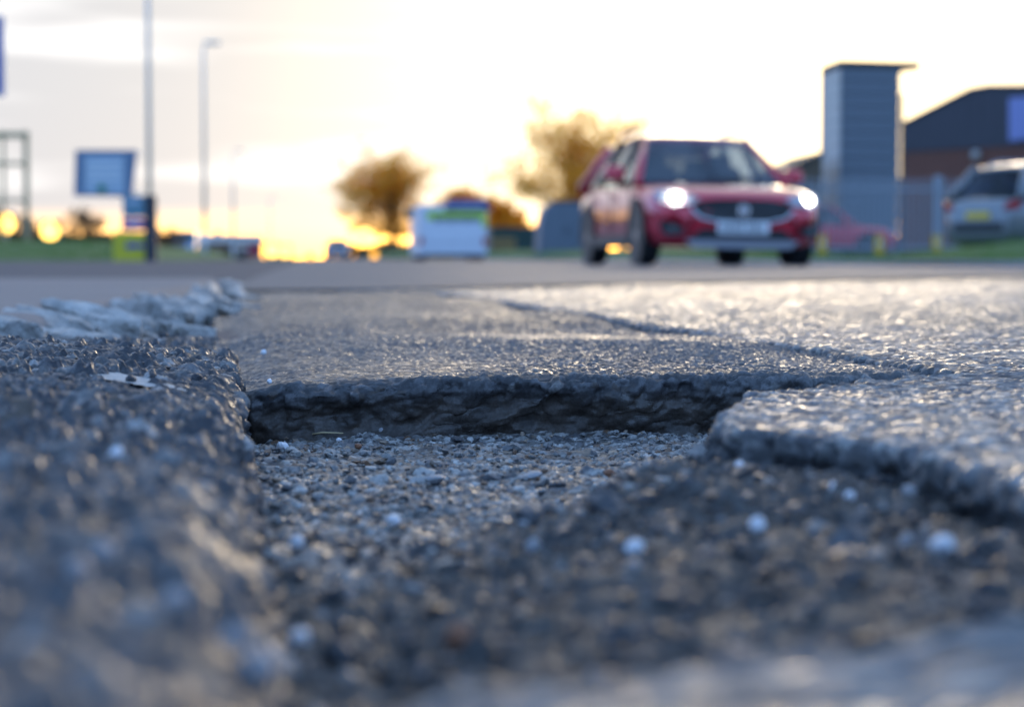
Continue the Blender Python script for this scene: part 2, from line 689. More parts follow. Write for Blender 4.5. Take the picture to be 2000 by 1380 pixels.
h1, r1, m1 = stones(S, Y, 0.0095, 71, 0.85, 0.66)
h2, r2, m2 = stones(S, Y, 0.0045, 72, 0.8)
onwall = np.clip(-np.concatenate([TT, np.ones((len(ys), 9))], 1) / 0.02 + 0.3, 0, 1)
top = 1 - onwall
D = top * (0.0019 * h1 + 0.0010 * h2) + onwall * (0.0058 * h1 + 0.0026 * h2 + 0.011 * fbm(S * 55, Y * 55, 75, 4))
edge = np.exp(-(np.abs(S - XEg) / 0.03) ** 2)
D = D + edge * 0.004 * fbm(S * 60, Y * 60, 76, 3)
P = P + Nn * D[..., None]
pal = [(0.10, 0.10, 0.105), (0.17, 0.165, 0.16), (0.23, 0.22, 0.205), (0.30, 0.285, 0.26), (0.06, 0.06, 0.065)]
c = stone_cols(r1, pal, [3, 4, 4, 2, 2])
binder = np.array([0.035, 0.035, 0.038])
c = np.where(m1[..., None], c, np.where(m2[..., None], 0.6 * stone_cols(r2, pal, [3, 4, 3, 1, 3]) + 0.4 * binder, binder))
dirty = 1 + 0.5 * fbm(S * 2.2, Y * 1.1, 78, 3)
c = c * dirty[..., None]
fresh_shade = 0.35 * stone_cols(r1, palp, [5, 5, 3, 1, 1]) + 0.65 * np.array([0.018, 0.017, 0.017])  # broken bitumen, darkened further to put shade on the face
brk = np.clip(-(np.concatenate([TT, np.ones((len(ys), 9))], 1) - 0.004) / 0.010, 0, 1)[..., None]
c = c * (1 - brk) + fresh_shade * brk
road = grid_mesh('road', P, finish_col(c, gloss_of(r1, m1, r2, m2)), M['old_road'])
tag(road, 'worn pale road surface with a broken edge right of the pothole', 'road', kind='structure')

# --- dark reinstatement strip behind the pothole, its broken end is the pothole's far wall
ytop = rows(1.82, 6.5) - 1.82
WALLH = 0.066
tw = np.concatenate([np.linspace(-WALLH, 0, 46)[:-1], np.linspace(0, 0.020, 13)[:-1], 0.020 + ytop])
ncx = 300
sx = np.linspace(0, 1, ncx)


def y_wall(x):
    return 1.805 + 0.020 * fbm(x * 6.0, x * 0 + 2.2, 81, 2) + 0.007 * fbm(x * 26, x * 0 + 5.1, 82, 2) - 0.05 * np.clip((x - 0.36) / 0.08, 0, 1) ** 2


TW = np.repeat(tw[:, None], ncx, 1)
x0 = np.linspace(-0.075, 0.56, ncx)
rl = 0.013
dyw, dzw = profile(TW, rl, 0.0)
Yp = y_wall(x0)[None, :] + dyw
# the strip follows both edges as it runs away from the camera
xl = xj(Yp) - 0.015
xr = xe(Yp) + 0.03
XP = xl + (np.maximum(xr, xl + 0.02) - xl) * sx[None, :]
Yp = y_wall(XP) + dyw
lowr = np.clip(-(TW - 0.0) / WALLH, 0, 1)
# face: hollowed below the lip, crumbling out at the foot
Yp = Yp + 0.007 * np.clip(1 - np.abs(TW) / 0.03, 0, 1) * vnoise(XP * 100 + 3, TW * 60, 84) * 1.6
Yp = Yp + 0.010 * np.sin(lowr * math.pi) - 0.012 * lowr ** 3 + 0.020 * lowr ** 0.5 * fbm(XP * 17, TW * 34, 83, 4)
ZP = z_patch(XP, np.maximum(Yp, 1.8)) + dzw
P = np.stack([XP, Yp, ZP], -1)
Nn = normals(P)
if np.sum(Nn[-40, :, 2]) < 0:
    Nn = -Nn
h1, r1, m1 = stones(XP, TW, 0.0080, 91, 0.8, 0.64)
h2, r2, m2 = stones(XP, TW, 0.0038, 92, 0.85)
ow = np.clip(-TW / 0.012 + 0.6, 0, 1)
D = (1 - ow) * (0.5 + 1.1 * np.clip(fbm(XP * 6, TW * 4, 99, 3) + .45, 0, 1)) * (0.0023 * h1 + 0.0013 * h2) + ow * (0.0013 * h1 + 0.0010 * h2 + 0.012 * fbm(XP * 22, TW * 26, 93, 5))
D = D + 0.005 * np.exp(-(TW / 0.022) ** 2) * fbm(XP * 85, TW * 85, 97, 3) - 0.006 * np.exp(-((TW - .01) / 0.02) ** 2) * np.clip(fbm(XP * 45, TW * 20, 98, 2) * 3 - .2, 0, 1)
P = P + Nn * D[..., None]
c = stone_cols(r1, palp, [5, 5, 3, 1, 1])
bd = np.array([0.022, 0.022, 0.025])
c = np.where(m1[..., None], c, np.where(m2[..., None], 0.5 * stone_cols(r2, palp, [5, 5, 3, 1, 1]) + 0.5 * bd, bd))
dust = np.clip(fbm(XP * 3, np.maximum(TW, 0) * 1.2, 95, 3) + 0.1, 0, 1)[..., None]
c = c * (1 - dust * 0.6) + np.array([0.15, 0.15, 0.15]) * dust * 0.6
earth_shade = np.array([0.042, 0.031, 0.023]) * (0.7 + 0.9 * (fbm(XP * 50, TW * 50, 96, 3) + 0.5))[..., None]  # dirt and bitumen tone, lowered to paint shade onto the wall
face = np.clip((0.004 - TW) / 0.016, 0, 1)[..., None]
c = c * (1 - 0.85 * face) + earth_shade * 0.85 * face
patch = grid_mesh('asphalt_patch', P, finish_col(c, gloss_of(r1, m1, r2, m2)), M['patch'])
tag(patch, 'dark asphalt trench patch whose broken end walls the pothole', 'asphalt patch', kind='structure')

# --- kerbside mound of coarse dark asphalt on the left
ys = rows(0.16, 2.9)
wall = np.linspace(-0.075, 0.0, 26)[:-1]
inn = [0.0]
while inn[-1] < 0.46:
    inn.append(inn[-1] + 0.0021 * (1 + 1.2 * inn[-1]))
tcol = np.concatenate([wall, inn])
Y = np.repeat(ys[:, None], len(tcol), 1)
scl = np.clip(Y / 1.7, 0.5, 3)
TT = np.where(tcol[None, :] > 0, tcol[None, :] * scl, tcol[None, :])
rr = (0.008 + 0.034 * np.clip((1.75 - Y) / 0.6, 0, 1))
a = rr * math.pi / 2
th = np.clip(TT / rr, 0, math.pi / 2)
dx = np.where(TT > a, rr + (TT - a), np.where(TT > 0, rr * (1 - np.cos(th)), 0.10 * TT))
dz = np.where(TT > a, 0.0, np.where(TT > 0, -rr * (1 - np.sin(th)), -rr + TT))
X = xj(ys)[:, None] - dx
lastx = X[:, -1:]
Xx = lastx + (np.minimum(-1.6, lastx - 0.05) - lastx) * np.linspace(0, 1, 14)[None, 1:] ** 1.3
X = np.concatenate([X, Xx], 1)
S = np.concatenate([xj(ys)[:, None] - TT, Xx], 1)
dz = np.concatenate([dz, np.zeros((len(ys), 13))], 1)
Y = np.repeat(ys[:, None], X.shape[1], 1)
Z = z_mound(X, Y) + dz
P = np.stack([X, Y, Z], -1)
Nn = normals(P)
if np.sum(Nn[:, -40, 2]) < 0:
    Nn = -Nn
h1, r1, m1 = stones(S, Y, 0.0100, 101, 0.62, 0.64)
h2, r2, m2 = stones(S, Y, 0.0052, 102, 0.85, 0.64)
h3, r3, m3 = stones(S, Y, 0.019, 104, 0.30, 0.5)
var_ = 0.65 + 0.9 * np.clip(fbm(S * 7, Y * 7, 106, 2) + .4, 0, 1)
D = var_ * (0.0052 * h1 + 0.0026 * h2) + 0.0060 * h3 + 0.003 * fbm(S * 60, Y * 60, 103, 2)
P = P + Nn * D[..., None]
palm = [(0.030, 0.031, 0.036), (0.050, 0.051, 0.056), (0.085, 0.086, 0.09), (0.15, 0.145, 0.14), (0.10, 0.075, 0.055), (0.26, 0.25, 0.24)]
c = stone_cols(r1, palm, [5, 5, 3, 1.2, 0.6, 0.4])
c = np.where(m1[..., None], c, np.where(m2[..., None], 0.6 * stone_cols(r2, palm, [5, 5, 3, 1, .6, .3]) + 0.4 * bd, bd))
c = np.where(m3[..., None], stone_cols(r3, palm, [4, 4, 3, 2, .6, .8]), c)
mound = grid_mesh('asphalt_mound', P, finish_col(c, gloss_of(r1, m1, r2, m2)), M['coarse'])
tag(mound, 'coarse dark asphalt mound along the kerb left of the pothole', 'asphalt mound', kind='structure')

# --- floor of the pothole
ys = rows(0.14, 1.90)
ys = ys[::1]
xs = np.linspace(-0.16, 0.56, 370)
X, Y = np.meshgrid(xs, ys)
Z = z_floor(X, Y)
h1, r1, m1 = stones(X, Y, 0.0090, 111, 0.6, 0.62)
h2, r2, m2 = stones(X, Y, 0.0046, 112, 0.8, 0.62)
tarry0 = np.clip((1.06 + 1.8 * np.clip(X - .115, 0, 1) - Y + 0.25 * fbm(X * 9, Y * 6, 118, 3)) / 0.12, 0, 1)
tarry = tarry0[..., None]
h3, r3, m3 = stones(X, Y, 0.021, 114, 0.14, 0.5)
var_ = 0.25 + 1.2 * np.clip(fbm(X * 11, Y * 8, 115, 3) + .45, 0, 1) + 0.9 * tarry0
Z = Z + var_ * (0.0026 * h1 + 0.0018 * h2) + 0.0042 * h3 + 0.0026 * fbm(X * 75, Y * 75, 119, 3)
P = np.stack([X, Y, Z], -1)
palf = [(0.09, 0.09, 0.095), (0.16, 0.155, 0.15), (0.24, 0.23, 0.215), (0.15, 0.085, 0.05), (0.36, 0.35, 0.33), (0.20, 0.15, 0.11)]
c = stone_cols(r1, palf, [4, 5, 4, 1.2, 2.6, 1.0])
sb = np.array([0.055, 0.050, 0.046])
c = np.where(m1[..., None], c, np.where(m2[..., None], 0.75 * stone_cols(r2, palf, [4, 5, 4, 1.2, 1.2, 1.5]) + 0.25 * sb, sb))
c = np.where(m3[..., None], stone_cols(r3, palf, [4, 4, 3, .8, 1.5, 1]), c)
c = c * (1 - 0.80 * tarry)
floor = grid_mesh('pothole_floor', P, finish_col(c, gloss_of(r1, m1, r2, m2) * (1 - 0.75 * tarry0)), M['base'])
tag(floor, 'stony floor of the pothole with exposed sub-base', 'pothole', kind='structure')

# --- loose gravel (uncountable) lying on the pothole floor
rng = np.random.default_rng(5)


def stone_template():
    bm = bmesh.new()
    bmesh.ops.create_icosphere(bm, subdivisions=1, radius=1.0)
    v = np.array([x.co[:] for x in bm.verts])
    bm.verts.index_update()
    f = np.array([[x.index for x in q.verts] for q in bm.faces])
    bm.free()
    return v, f


TV, TF = stone_template()


def scatter_stones(name, xy, zs, sizes, cols, mat, label):
    V, Fc, C = [], [], []
    for i, ((x, y), z, s) in enumerate(zip(xy, zs, sizes)):
        v = TV * (1 + 0.35 * rng.standard_normal((len(TV), 1)) * 0.6)
        sc3 = s * np.array([rng.uniform(.7, 1.3), rng.uniform(.7, 1.3), rng.uniform(.35, .8)])
        v = v * sc3
        a = rng.uniform(0, 6.28)
        ti = rng.normal(0, .35)
        ca, sa = math.cos(a), math.sin(a)
        rz = np.array([[ca, -sa, 0], [sa, ca, 0], [0, 0, 1]])
        ct, st = math.cos(ti), math.sin(ti)
        rx = np.array([[1, 0, 0], [0, ct, -st], [0, st, ct]])
        v = v @ rx.T @ rz.T
        V.append(v + np.array([x, y, z + sc3[2] * 0.45]))
        Fc.append(TF + i * len(TV))
        C.append(np.repeat(cols[i][None, :], len(TV), 0))
    V = np.concatenate(V)
    Fc = np.concatenate(Fc)
    C = np.concatenate(C)
    me = bpy.data.meshes.new(name)
    me.from_pydata(V.tolist(), [], Fc.tolist())
    a = me.color_attributes.new('Col', 'FLOAT_COLOR', 'POINT')
    a.data.foreach_set('color', finish_col(C).reshape(-1).astype(np.float32))
    me.materials.append(mat)
    o = link(bpy.data.objects.new(name, me))
    return tag(o, label, 'gravel', kind='stuff')


ng = 5200
gx = rng.uniform(-0.06, 0.42, ng)
gy = rng.uniform(0.45, 1.80, ng)
keep = (gy > 1.04 + 1.8 * np.clip(gx - .115, 0, 1) - 0.25 * rng.random(ng) ** 3) & (gx > xj(gy) + 0.004) & (gx < xe(gy) - 0.004)
gx, gy = gx[keep], gy[keep]
gs = np.exp(rng.normal(math.log(0.0017), 0.45, len(gx)))
gc = np.array(palf)[rng.choice(6, len(gx), p=np.array([4, 5, 4, 1.3, 2.2, 1.5]) / 18.0)] * rng.uniform(.7, 1.4, (len(gx), 1))
gz = z_floor(gx, gy) + 0.002
scatter_stones('gravel', np.stack([gx, gy], -1), gz, gs, gc, M['base'], 'fine loose gravel and grit strewn over the pothole floor')
ng = 3000
gx = rng.uniform(-0.02, 0.40, ng)
gy = rng.uniform(0.50, 1.30, ng)
keep = (gy < 1.06 + 1.8 * np.clip(gx - .115, 0, 1)) & (gx > xj(gy) + 0.004) & (gx < xe(gy) - 0.003)
gx, gy = gx[keep], gy[keep]
gs = np.exp(rng.normal(math.log(0.0021), 0.5, len(gx)))
gc = np.array([(0.03, 0.03, 0.034), (0.05, 0.05, 0.055), (0.09, 0.09, 0.095), (0.20, 0.19, 0.18), (0.08, 0.055, 0.04)])[rng.choice(5, len(gx), p=[.34, .3, .2, .08, .08])]
scatter_stones('grit', np.stack([gx, gy], -1), z_floor(gx, gy) + 0.002, gs, gc, M['base'], 'dark crushed grit on the ledge at the near end of the pothole')
# grit on the mound and along the foot of the far wall
ng = 1500
gx = rng.uniform(-0.45, -0.02, ng)
gy = rng.uniform(0.6, 2.3, ng)
keep = gx < xj(gy) - 0.03
gx, gy = gx[keep], gy[keep]
gs = np.exp(rng.normal(math.log(0.0017), 0.35, len(gx)))
gc = np.array(palm)[rng.choice(6, len(gx), p=np.array([4, 4, 3, 2, 1, 1]) / 15.0)]
scatter_stones('grit', np.stack([gx, gy], -1), z_mound(gx, gy) + 0.002, gs, gc, M['coarse'], 'dark crushed grit lying on the kerbside asphalt mound')

# --- single pebbles that can be picked out
M['peb_white'] = plain('quartz_pebble', (0.72, 0.72, 0.74), 0.35, var=0.15, scale=120, bump=0.3, bscale=300)
M['peb_grey'] = plain('grey_pebble', (0.30, 0.30, 0.31), 0.4, var=0.2, scale=120, bump=0.3, bscale=300)
M['peb_brown'] = plain('brown_pebble', (0.24, 0.10, 0.05), 0.6, var=0.25, scale=80, bump=0.3, bscale=300)
M['peb_dark'] = plain('dark_chipping', (0.04, 0.04, 0.045), 0.45, var=0.2, scale=80, bump=0.4, bscale=300)


def pebble(u, v, z, size, mat, label, cat='pebble', flat=0.6, surf=None):
    p = on(u, v, z)
    if surf is not None:
        for _ in range(8):
            zz = float(surf(np.array([p.x]), np.array([p.y]))[0]) + 0.004
            p = on(u, v, zz)
    bm = bmesh.new()
    bmesh.ops.create_icosphere(bm, subdivisions=2, radius=1.0)
    q = Vector((random.random() * 9, random.random() * 9, random.random() * 9))
    from mathutils import noise as mn
    for w in bm.verts:
        k = 1 + 0.38 * mn.noise(w.co * 1.3 + q)
        w.co = Vector((w.co.x * k * size, w.co.y * k * size * 0.85, w.co.z * k * size * flat))
    o = bm_obj('pebble', bm, mat)
    o.location = p + Vector((0, 0, size * flat * 0.35))
    o.rotation_euler = (random.uniform(-.25, .25), random.uniform(-.25, .25), random.uniform(0, 6))
    return tag(o, label, cat, 'loose pebbles in and around the pothole')


PB = [
    (551, 874, z_floor, 0.0052, 'peb_white', 'flat white stone chip at the foot of the far wall, left corner', .8),
    (541, 848, z_floor, 0.0030, 'peb_white', 'tiny white chip just above the flat white chip', .9),
    (583, 848, z_floor, 0.0022, 'peb_white', 'smallest white chip against the foot of the far wall', .9),
    (662, 860, z_floor, 0.0026, 'peb_white', 'small white chip beside the straw stalk', .8),
    (746, 846, z_floor, 0.0048, 'peb_grey', 'pointed grey stone leaning at the far wall near the dry leaf', 1.1),
    (892, 860, z_floor, 0.0070, 'peb_dark', 'flat dark stone under the middle of the far wall', .4),
    (480, 850, z_floor, 0.0060, 'peb_grey', 'flat grey flake in the far left pothole corner', .35),
    (850, 938, z_floor, 0.0085, 'peb_grey', 'large smooth grey stone half sunk in the gravel', .35),
    (1040, 930, z_floor, 0.0090, 'peb_grey', 'broad grey flake in the middle of the gravel', .3),
    (700, 873, z_floor, 0.0040, 'peb_brown', 'rust brown chip in the gravel behind the grey stone', .6),
    (1190, 925, z_floor, 0.0045, 'peb_brown', 'rust brown chip on the right of the gravel', .6),
    (768, 1020, z_floor, 0.0045, 'peb_white', 'pale glinting pebble at the near edge of the gravel', .8),
    (1025, 1022, z_floor, 0.0040, 'peb_white', 'pale pebble right of the glinting one at the gravel edge', .8),
    (580, 1064, z_floor, 0.0042, 'peb_white', 'blurred white pebble in the near left of the pothole', .9),
    (1042, 1070, z_floor, 0.0040, 'peb_grey', 'blurred grey pebble in the middle of the dark ledge', .9),
    (1240, 1075, z_floor, 0.0045, 'peb_white', 'upper of two blurred pale pebbles on the dark ledge', .9),
    (1236, 1110, z_floor, 0.0034, 'peb_grey', 'lower of two blurred pale pebbles on the dark ledge', .9),
    (1480, 1030, z_floor, 0.0042, 'peb_white', 'blurred white pebble below the broken slab edge', .9),
    (1840, 1072, z_floor, 0.0052, 'peb_white', 'large bright blurred pebble at the right of the ledge', .9),
    (1770, 1060, z_floor, 0.0034, 'peb_grey', 'faint grey pebble left of the large bright one', .9),
    (1632, 957, z_floor, 0.0038, 'peb_white', 'left of the twin pale pebbles under the slab edge', .9),
    (1660, 975, z_floor, 0.0034, 'peb_white', 'right of the twin pale pebbles under the slab edge', .9),
    (1445, 912, z_floor, 0.0030, 'peb_white', 'small bright grain in the hollow under the slab tip', .9),
    (1775, 965, z_floor, 0.0040, 'peb_grey', 'grey pebble close under the right slab edge', .9),
    (895, 1252, z_floor, 0.0060, 'peb_brown', 'blurred rust brown stone near the camera', .8),
    (583, 1252, z_floor, 0.0044, 'peb_white', 'brightest blurred white pebble near the bottom left', .9),
    (508, 1312, z_mound, 0.0048, 'peb_grey', 'pale pebble at the bottom beside the brightest one', .9),
    (462, 1255, z_mound, 0.0038, 'peb_grey', 'dim pebble left of the brightest white one', .9),
    (680, 1165, z_floor, 0.0036, 'peb_grey', 'faint grey pebble left of the brown stone', .9),
    (226, 890, z_mound, 0.0036, 'peb_white', 'blurred white pebble on the middle of the mound', .9),
    (345, 1185, z_mound, 0.0046, 'peb_grey', 'grey pebble low on the near side of the mound', .9),
    (150, 1120, z_mound, 0.0042, 'peb_grey', 'grey pebble on the far left of the mound foreground', .9),
    (205, 1085, z_mound, 0.0038, 'peb_grey', 'grey pebble above the far left mound pebble', .9),
    (255, 745, z_mound, 0.0045, 'peb_dark', 'dark chip lying on the white paint streak', .9),
    (385, 742, z_mound, 0.0050, 'peb_dark', 'dark chip right of the white paint streak', .9),
    (298, 738, z_mound, 0.0040, 'peb_dark', 'dark chip on the mound above the white paint streak', .9),
    (318, 658, z_mound, 0.0085, 'peb_dark', 'dark lump of asphalt beside the broken kerb', .6),
    (515, 690, lambda x, y: z_patch(x, y), 0.0040, 'peb_white', 'white grain on the dark patch by the joint', .8),
    (526, 746, lambda x, y: z_patch(x, y), 0.0028, 'peb_white', 'white grain on the left end of the pothole lip', .9),
]
for (u, v, sf, s, m_, lb, fl) in PB:
    pebble(u, v, -0.03, s, M[m_], lb, flat=fl, surf=sf)

# straw and a dry leaf at the foot of the far wall
M['straw'] = plain('dry_straw', (0.46, 0.36, 0.20), 0.6, var=0.2, scale=90)
p = on(630, 852, -0.050)
tag(tube('straw_stalk', [p + Vector((-.009, .002, .002)), p + Vector((0, 0, .0035)), p + Vector((.018, -.003, .003))], [.0007, .0009, .0006], M['straw'], n=6),
    'short dry straw stalk lying at the foot of the far wall', 'straw')
p = on(700, 849, -0.051)
lf = [(-.002, 0, 0), (-.003, .002, .004), (-.001, .003, .009), (.001, .003, .008), (.0025, .001, .0035), (.0012, 0, 0)]
tag(prism('dry_leaf', [p + Vector(q) for q in lf], (0.0004, -0.0010, 0.0002), M['straw']),
    'small dry brown leaf scrap standing against the far wall', 'leaf')

# worn streak of white paint on the mound
us = np.linspace(0, 1, 90)
vs_ = np.linspace(-1, 1, 12)
A, B = on(130, 738, 0.012), on(372, 772, 0.008)
Pm, rowsl = [], []
for i, t in enumerate(us):
    cpt = A.lerp(B, t)
    wdt = (0.028 * math.sin(math.pi * min(1, t * 1.08 + 0.04)) ** 0.6 + 0.003) * (0.75 + 0.6 * (float(vnoise(np.array([t * 9.0]), np.array([2.0]), 7)[0]) + .5))
    r_ = []
    for k in vs_:
        jy = 0.010 * float(vnoise(np.array([t * 25.0 + k]), np.array([k * 3.0]), 9)[0])
        x, y = cpt.x + 0.1 * k * wdt, cpt.y + k * wdt + jy
        r_.append((x, y, float(z_mound(np.array([x]), np.array([y]))[0]) + 0.0040))
    rowsl.append(r_)
mk = grid_mesh('road_marking', np.array(rowsl), None, M['white_paint'])
tag(mk, 'worn streak of white paint on the kerbside asphalt mound', 'road marking')

# ------------------------------------------------------------------ the wider ground
def sheet(name, poly, z, mat, label, cat):
    o = mesh(name, [(x, y, z) for x, y in poly], [tuple(range(len(poly)))], mat)
    return tag(o, label, cat, kind='structure')


def strip(name, xs, ys, zf, mat, label, cat):
    X, Y = np.meshgrid(np.array(xs, float), np.array(ys, float))
    o = grid_mesh(name, np.stack([X, Y, zf(X, Y)], -1), None, mat)
    return tag(o, label, cat, kind='structure')


sheet('ground', [(-3000, -40), (3000, -40), (3000, 6000), (-3000, 6000)], -0.14, M['ground'], 'open ground reaching to the horizon', 'ground')
# far carriageway, newer and darker, begins at a ragged transverse joint
xs = np.linspace(-0.25, 7.0, 60)
tt = np.concatenate([np.linspace(0, 1, 30) ** 2 * 60, np.linspace(70, 900, 30)])
Xf, Tf = np.meshgrid(xs, tt)
J = 6.15 + 0.75 * np.clip(Xf, 0, 7) + 0.12 * fbm(Xf * 3, Xf * 0, 200, 2)
Yf = J + Tf
Zf = crown(Xf) + 0.006 + 0.006 * np.clip(1 - Tf / 3, 0, 1) * 0 + 0.003 * fbm(Xf * .8, Yf * .3, 201, 2)
far = grid_mesh('far_road', np.stack([Xf, Yf, Zf + 0.006], -1), None, M['far_road'])
tag(far, 'smooth blue-grey carriageway running away to the horizon', 'road', kind='structure')
# near carriageway right of the modelled stones, same worn surface
M['old_far'] = tarmac_far('worn_asphalt_beyond', (0.09, 0.09, 0.09), (0.26, 0.25, 0.235), 0.40, cell=110)
strip('carriageway', np.linspace(3.40, 7.0, 20), np.linspace(-6, 14, 40), lambda X, Y: crown(X) + 0.001, M['old_far'], 'worn opposite lane of the carriageway', 'road')
# pavement on the left behind the broken kerb
strip('pavement', np.concatenate([np.linspace(-7, -0.6, 40), np.linspace(-0.57, -0.28, 14)]), np.concatenate([np.linspace(2.75, 3.1, 10), np.linspace(3.2, 8.6, 50)]),
      lambda X, Y: 0.022 + 0.005 * fbm(X * 1.5, Y * 1.5, 210, 3) - 0.05 * np.clip((X + 0.40) / 0.10, 0, 1) - 0.05 * np.clip((3.0 - Y) / 0.2, 0, 1), M['pavement'], 'pinkish footway behind the broken kerb', 'pavement')
strip('side_road', np.linspace(-60, -0.24, 50), np.linspace(8.4, 46, 50),
      lambda X, Y: 0.0 + 0.0010 * (Y - 8.4) + 0.002 * fbm(X, Y, 211, 2), M['side_road'], 'dark side road joining from the left', 'road')
strip('grass_bank', np.linspace(-60, -3.9, 80), np.linspace(44, 120, 60),
      lambda X, Y: 0.02 + 0.55 * np.clip((Y - 44) / 14, 0, 1) * np.clip((-X - 3.9) / 1.6, 0, 1) + 0.04 * fbm(X * .6, Y * .4, 212, 3),
      M['grass'], 'low green grass bank beyond the side road', 'grass bank')
def vbank(X, Y):
    b = np.clip((Y - 34) / 10, 0, 1) * np.clip((10.4 - X) / 0.7, 0, 1) * np.clip((X - 7.1) / 0.15, 0, 1)
    return 0.27 * b + 0.5 * np.clip((Y - 75) / 60, 0, 1) * np.clip((X - 7.1) / 1.0, 0, 1)


strip('verge', np.linspace(7.12, 80, 120), np.concatenate([np.linspace(-5, 60, 80), np.linspace(65, 320, 30)]),
      lambda X, Y: 0.055 + 0.03 * fbm(X * .7, Y * .5, 213, 3) + vbank(X, Y) + 0.36 * np.exp(-((X - 11.9) / 2.2) ** 2 - ((Y - 31) / 2.4) ** 2),
      M['grass'], 'green grass verge on the right of the road', 'verge')
kl = empty('kerb_line', (7.06, 0, 0))
tag(kl, 'low grey kerb along the right side of the road', 'kerb', kind='structure')
kb = None
for i in range(56):
    y0 = -4 + i * 0.915 * 2
    if kb is None:
        kb = box('kerb_stone', (0, 0, 0), (0.118, 1.82, 0.15), M['kerb_far'], kl, bevel=0.012)
        q = kb
    else:
        q = kb.copy()
        COL.objects.link(q)
        q.parent = kl
    q.location = (random.uniform(-.006, .006), y0 + 0.91, random.uniform(-.005, .005))

# grass blades along the verge and the bank (uncountable)
M['blade'] = leafy('grass_blade', (0.06, 0.15, 0.015), (0.12, 0.22, 0.03), 0.4)


def blades(name, n, fx, fz, label):
    V, Fc = [], []
    for i in range(n):
        x, y = fx()
        z = fz(x, y)
        h = rng.uniform(.04, .11)
        a = rng.uniform(0, 6.28)
        w = rng.uniform(.006, .012)
        lx, ly = rng.normal(0, .35) * h, rng.normal(0, .35) * h
        b = len(V)
        V += [(x - w * math.cos(a), y - w * math.sin(a), z - .01), (x + w * math.cos(a), y + w * math.sin(a), z - .01), (x + lx, y + ly, z + h)]
        Fc.append((b, b + 1, b + 2))
    o = mesh(name, V, Fc, M['blade'])
    return tag(o, label, 'grass', kind='stuff')


def _vz(x, y):
    return 0.055 + float(vbank(np.array(x), np.array(y))) + 0.36 * math.exp(-((x - 11.9) / 2.2) ** 2 - ((y - 31) / 2.4) ** 2)


blades('grass', 14000, lambda: (rng.uniform(7.2, 17), rng.uniform(19, 47)), _vz, 'short green grass growing on the right verge')
blades('grass', 6000, lambda: (rng.uniform(-13, -4.2), rng.uniform(44, 60)),
       lambda x, y: 0.02 + 0.55 * min(1, max(0, (y - 44) / 14)) * min(1, max(0, (-x - 3.9) / 1.6)), 'short green grass growing on the left bank')

# ------------------------------------------------------------------ broken kerb on the left
from mathutils import noise as mnz


def _cube(cuts=9):
    b_ = bmesh.new()
    bmesh.ops.create_cube(b_, size=1.0)
    bmesh.ops.subdivide_edges(b_, edges=b_.edges, cuts=cuts, use_grid_fill=True)
    b_.verts.index_update()
    r_ = [v.co.copy() for v in b_.verts], [[v.index for v in f.verts] for f in b_.faces]
    b_.free()
    return r_


CUBE_V, CUBE_F = _cube()


def kerb_chunk(c, size, yaw, tiltx, tilty, seed, label):
    """granite split into long slanting splinters that still lie together"""
    rk = random.Random(int(seed * 7))
    bm = bmesh.new()
    nsl = 5
    for j in range(nsl):
        f = j / (nsl - 1) - .5
        ln = size[1] * rk.uniform(.75, 1.12)
        wd_, ht = size[0] * rk.uniform(.22, .36), size[2] * rk.uniform(.6, 1.1)
        vmap = [bm.verts.new(q_) for q_ in CUBE_V]
        for f_ in CUBE_F:
            bm.faces.new([vmap[k_] for k_ in f_])
        vs0 = vmap
        off = Vector((seed * 3.1 + j * 5.7, seed * 1.7, j * 2.3))
        sk, th = rk.uniform(-.5, .5), rk.uniform(.25, .8)
        for w in vs0:
            x, y, z = w.co
            tap = 1 - .55 * max(0, -y * 2 - .35) - .35 * max(0, y * 2 - .5)      # thins out to a broken point
            q = Vector((x * wd_ * tap, y * ln + sk * x * wd_ * 2, z * ht * (1 - th * .5 * max(0, -y))))
            n1 = mnz.noise(Vector((q.x * 50, q.y * 3.5, q.z * 46)) + off)
            n2 = mnz.noise(Vector((q.x * 90, q.y * 22, q.z * 90)) + off)
            q += Vector((x, 0, z)) * (.024 * n1 + .012 * n2) + Vector((0, .03 * n1 * y, -.010 * abs(n2)))
            w.co = q + Vector((f * size[0] * .95, rk.uniform(-.0, .0), (-.12 + .2 * rk.random() * 0) * size[2] - .10 * size[2] * f))
        rot = Matrix.Rotation(rk.uniform(-.10, .16), 3, 'Z') @ Matrix.Rotation(rk.uniform(-.3, .3), 3, 'Y')
        bmesh.ops.rotate(bm, cent=(0, 0, 0), matrix=rot, verts=vs0)
        bmesh.ops.translate(bm, vec=(0, rk.uniform(-.12, .12) * size[1], rk.uniform(-.006, .006)), verts=vs0)
    o = bm_obj('kerb_stone', bm, M['kerb'], smooth=False)
    o.location = c
    o.rotation_euler = (tiltx, tilty, yaw)
    return tag(o, label, 'kerb stone', 'broken kerb stones on the left')


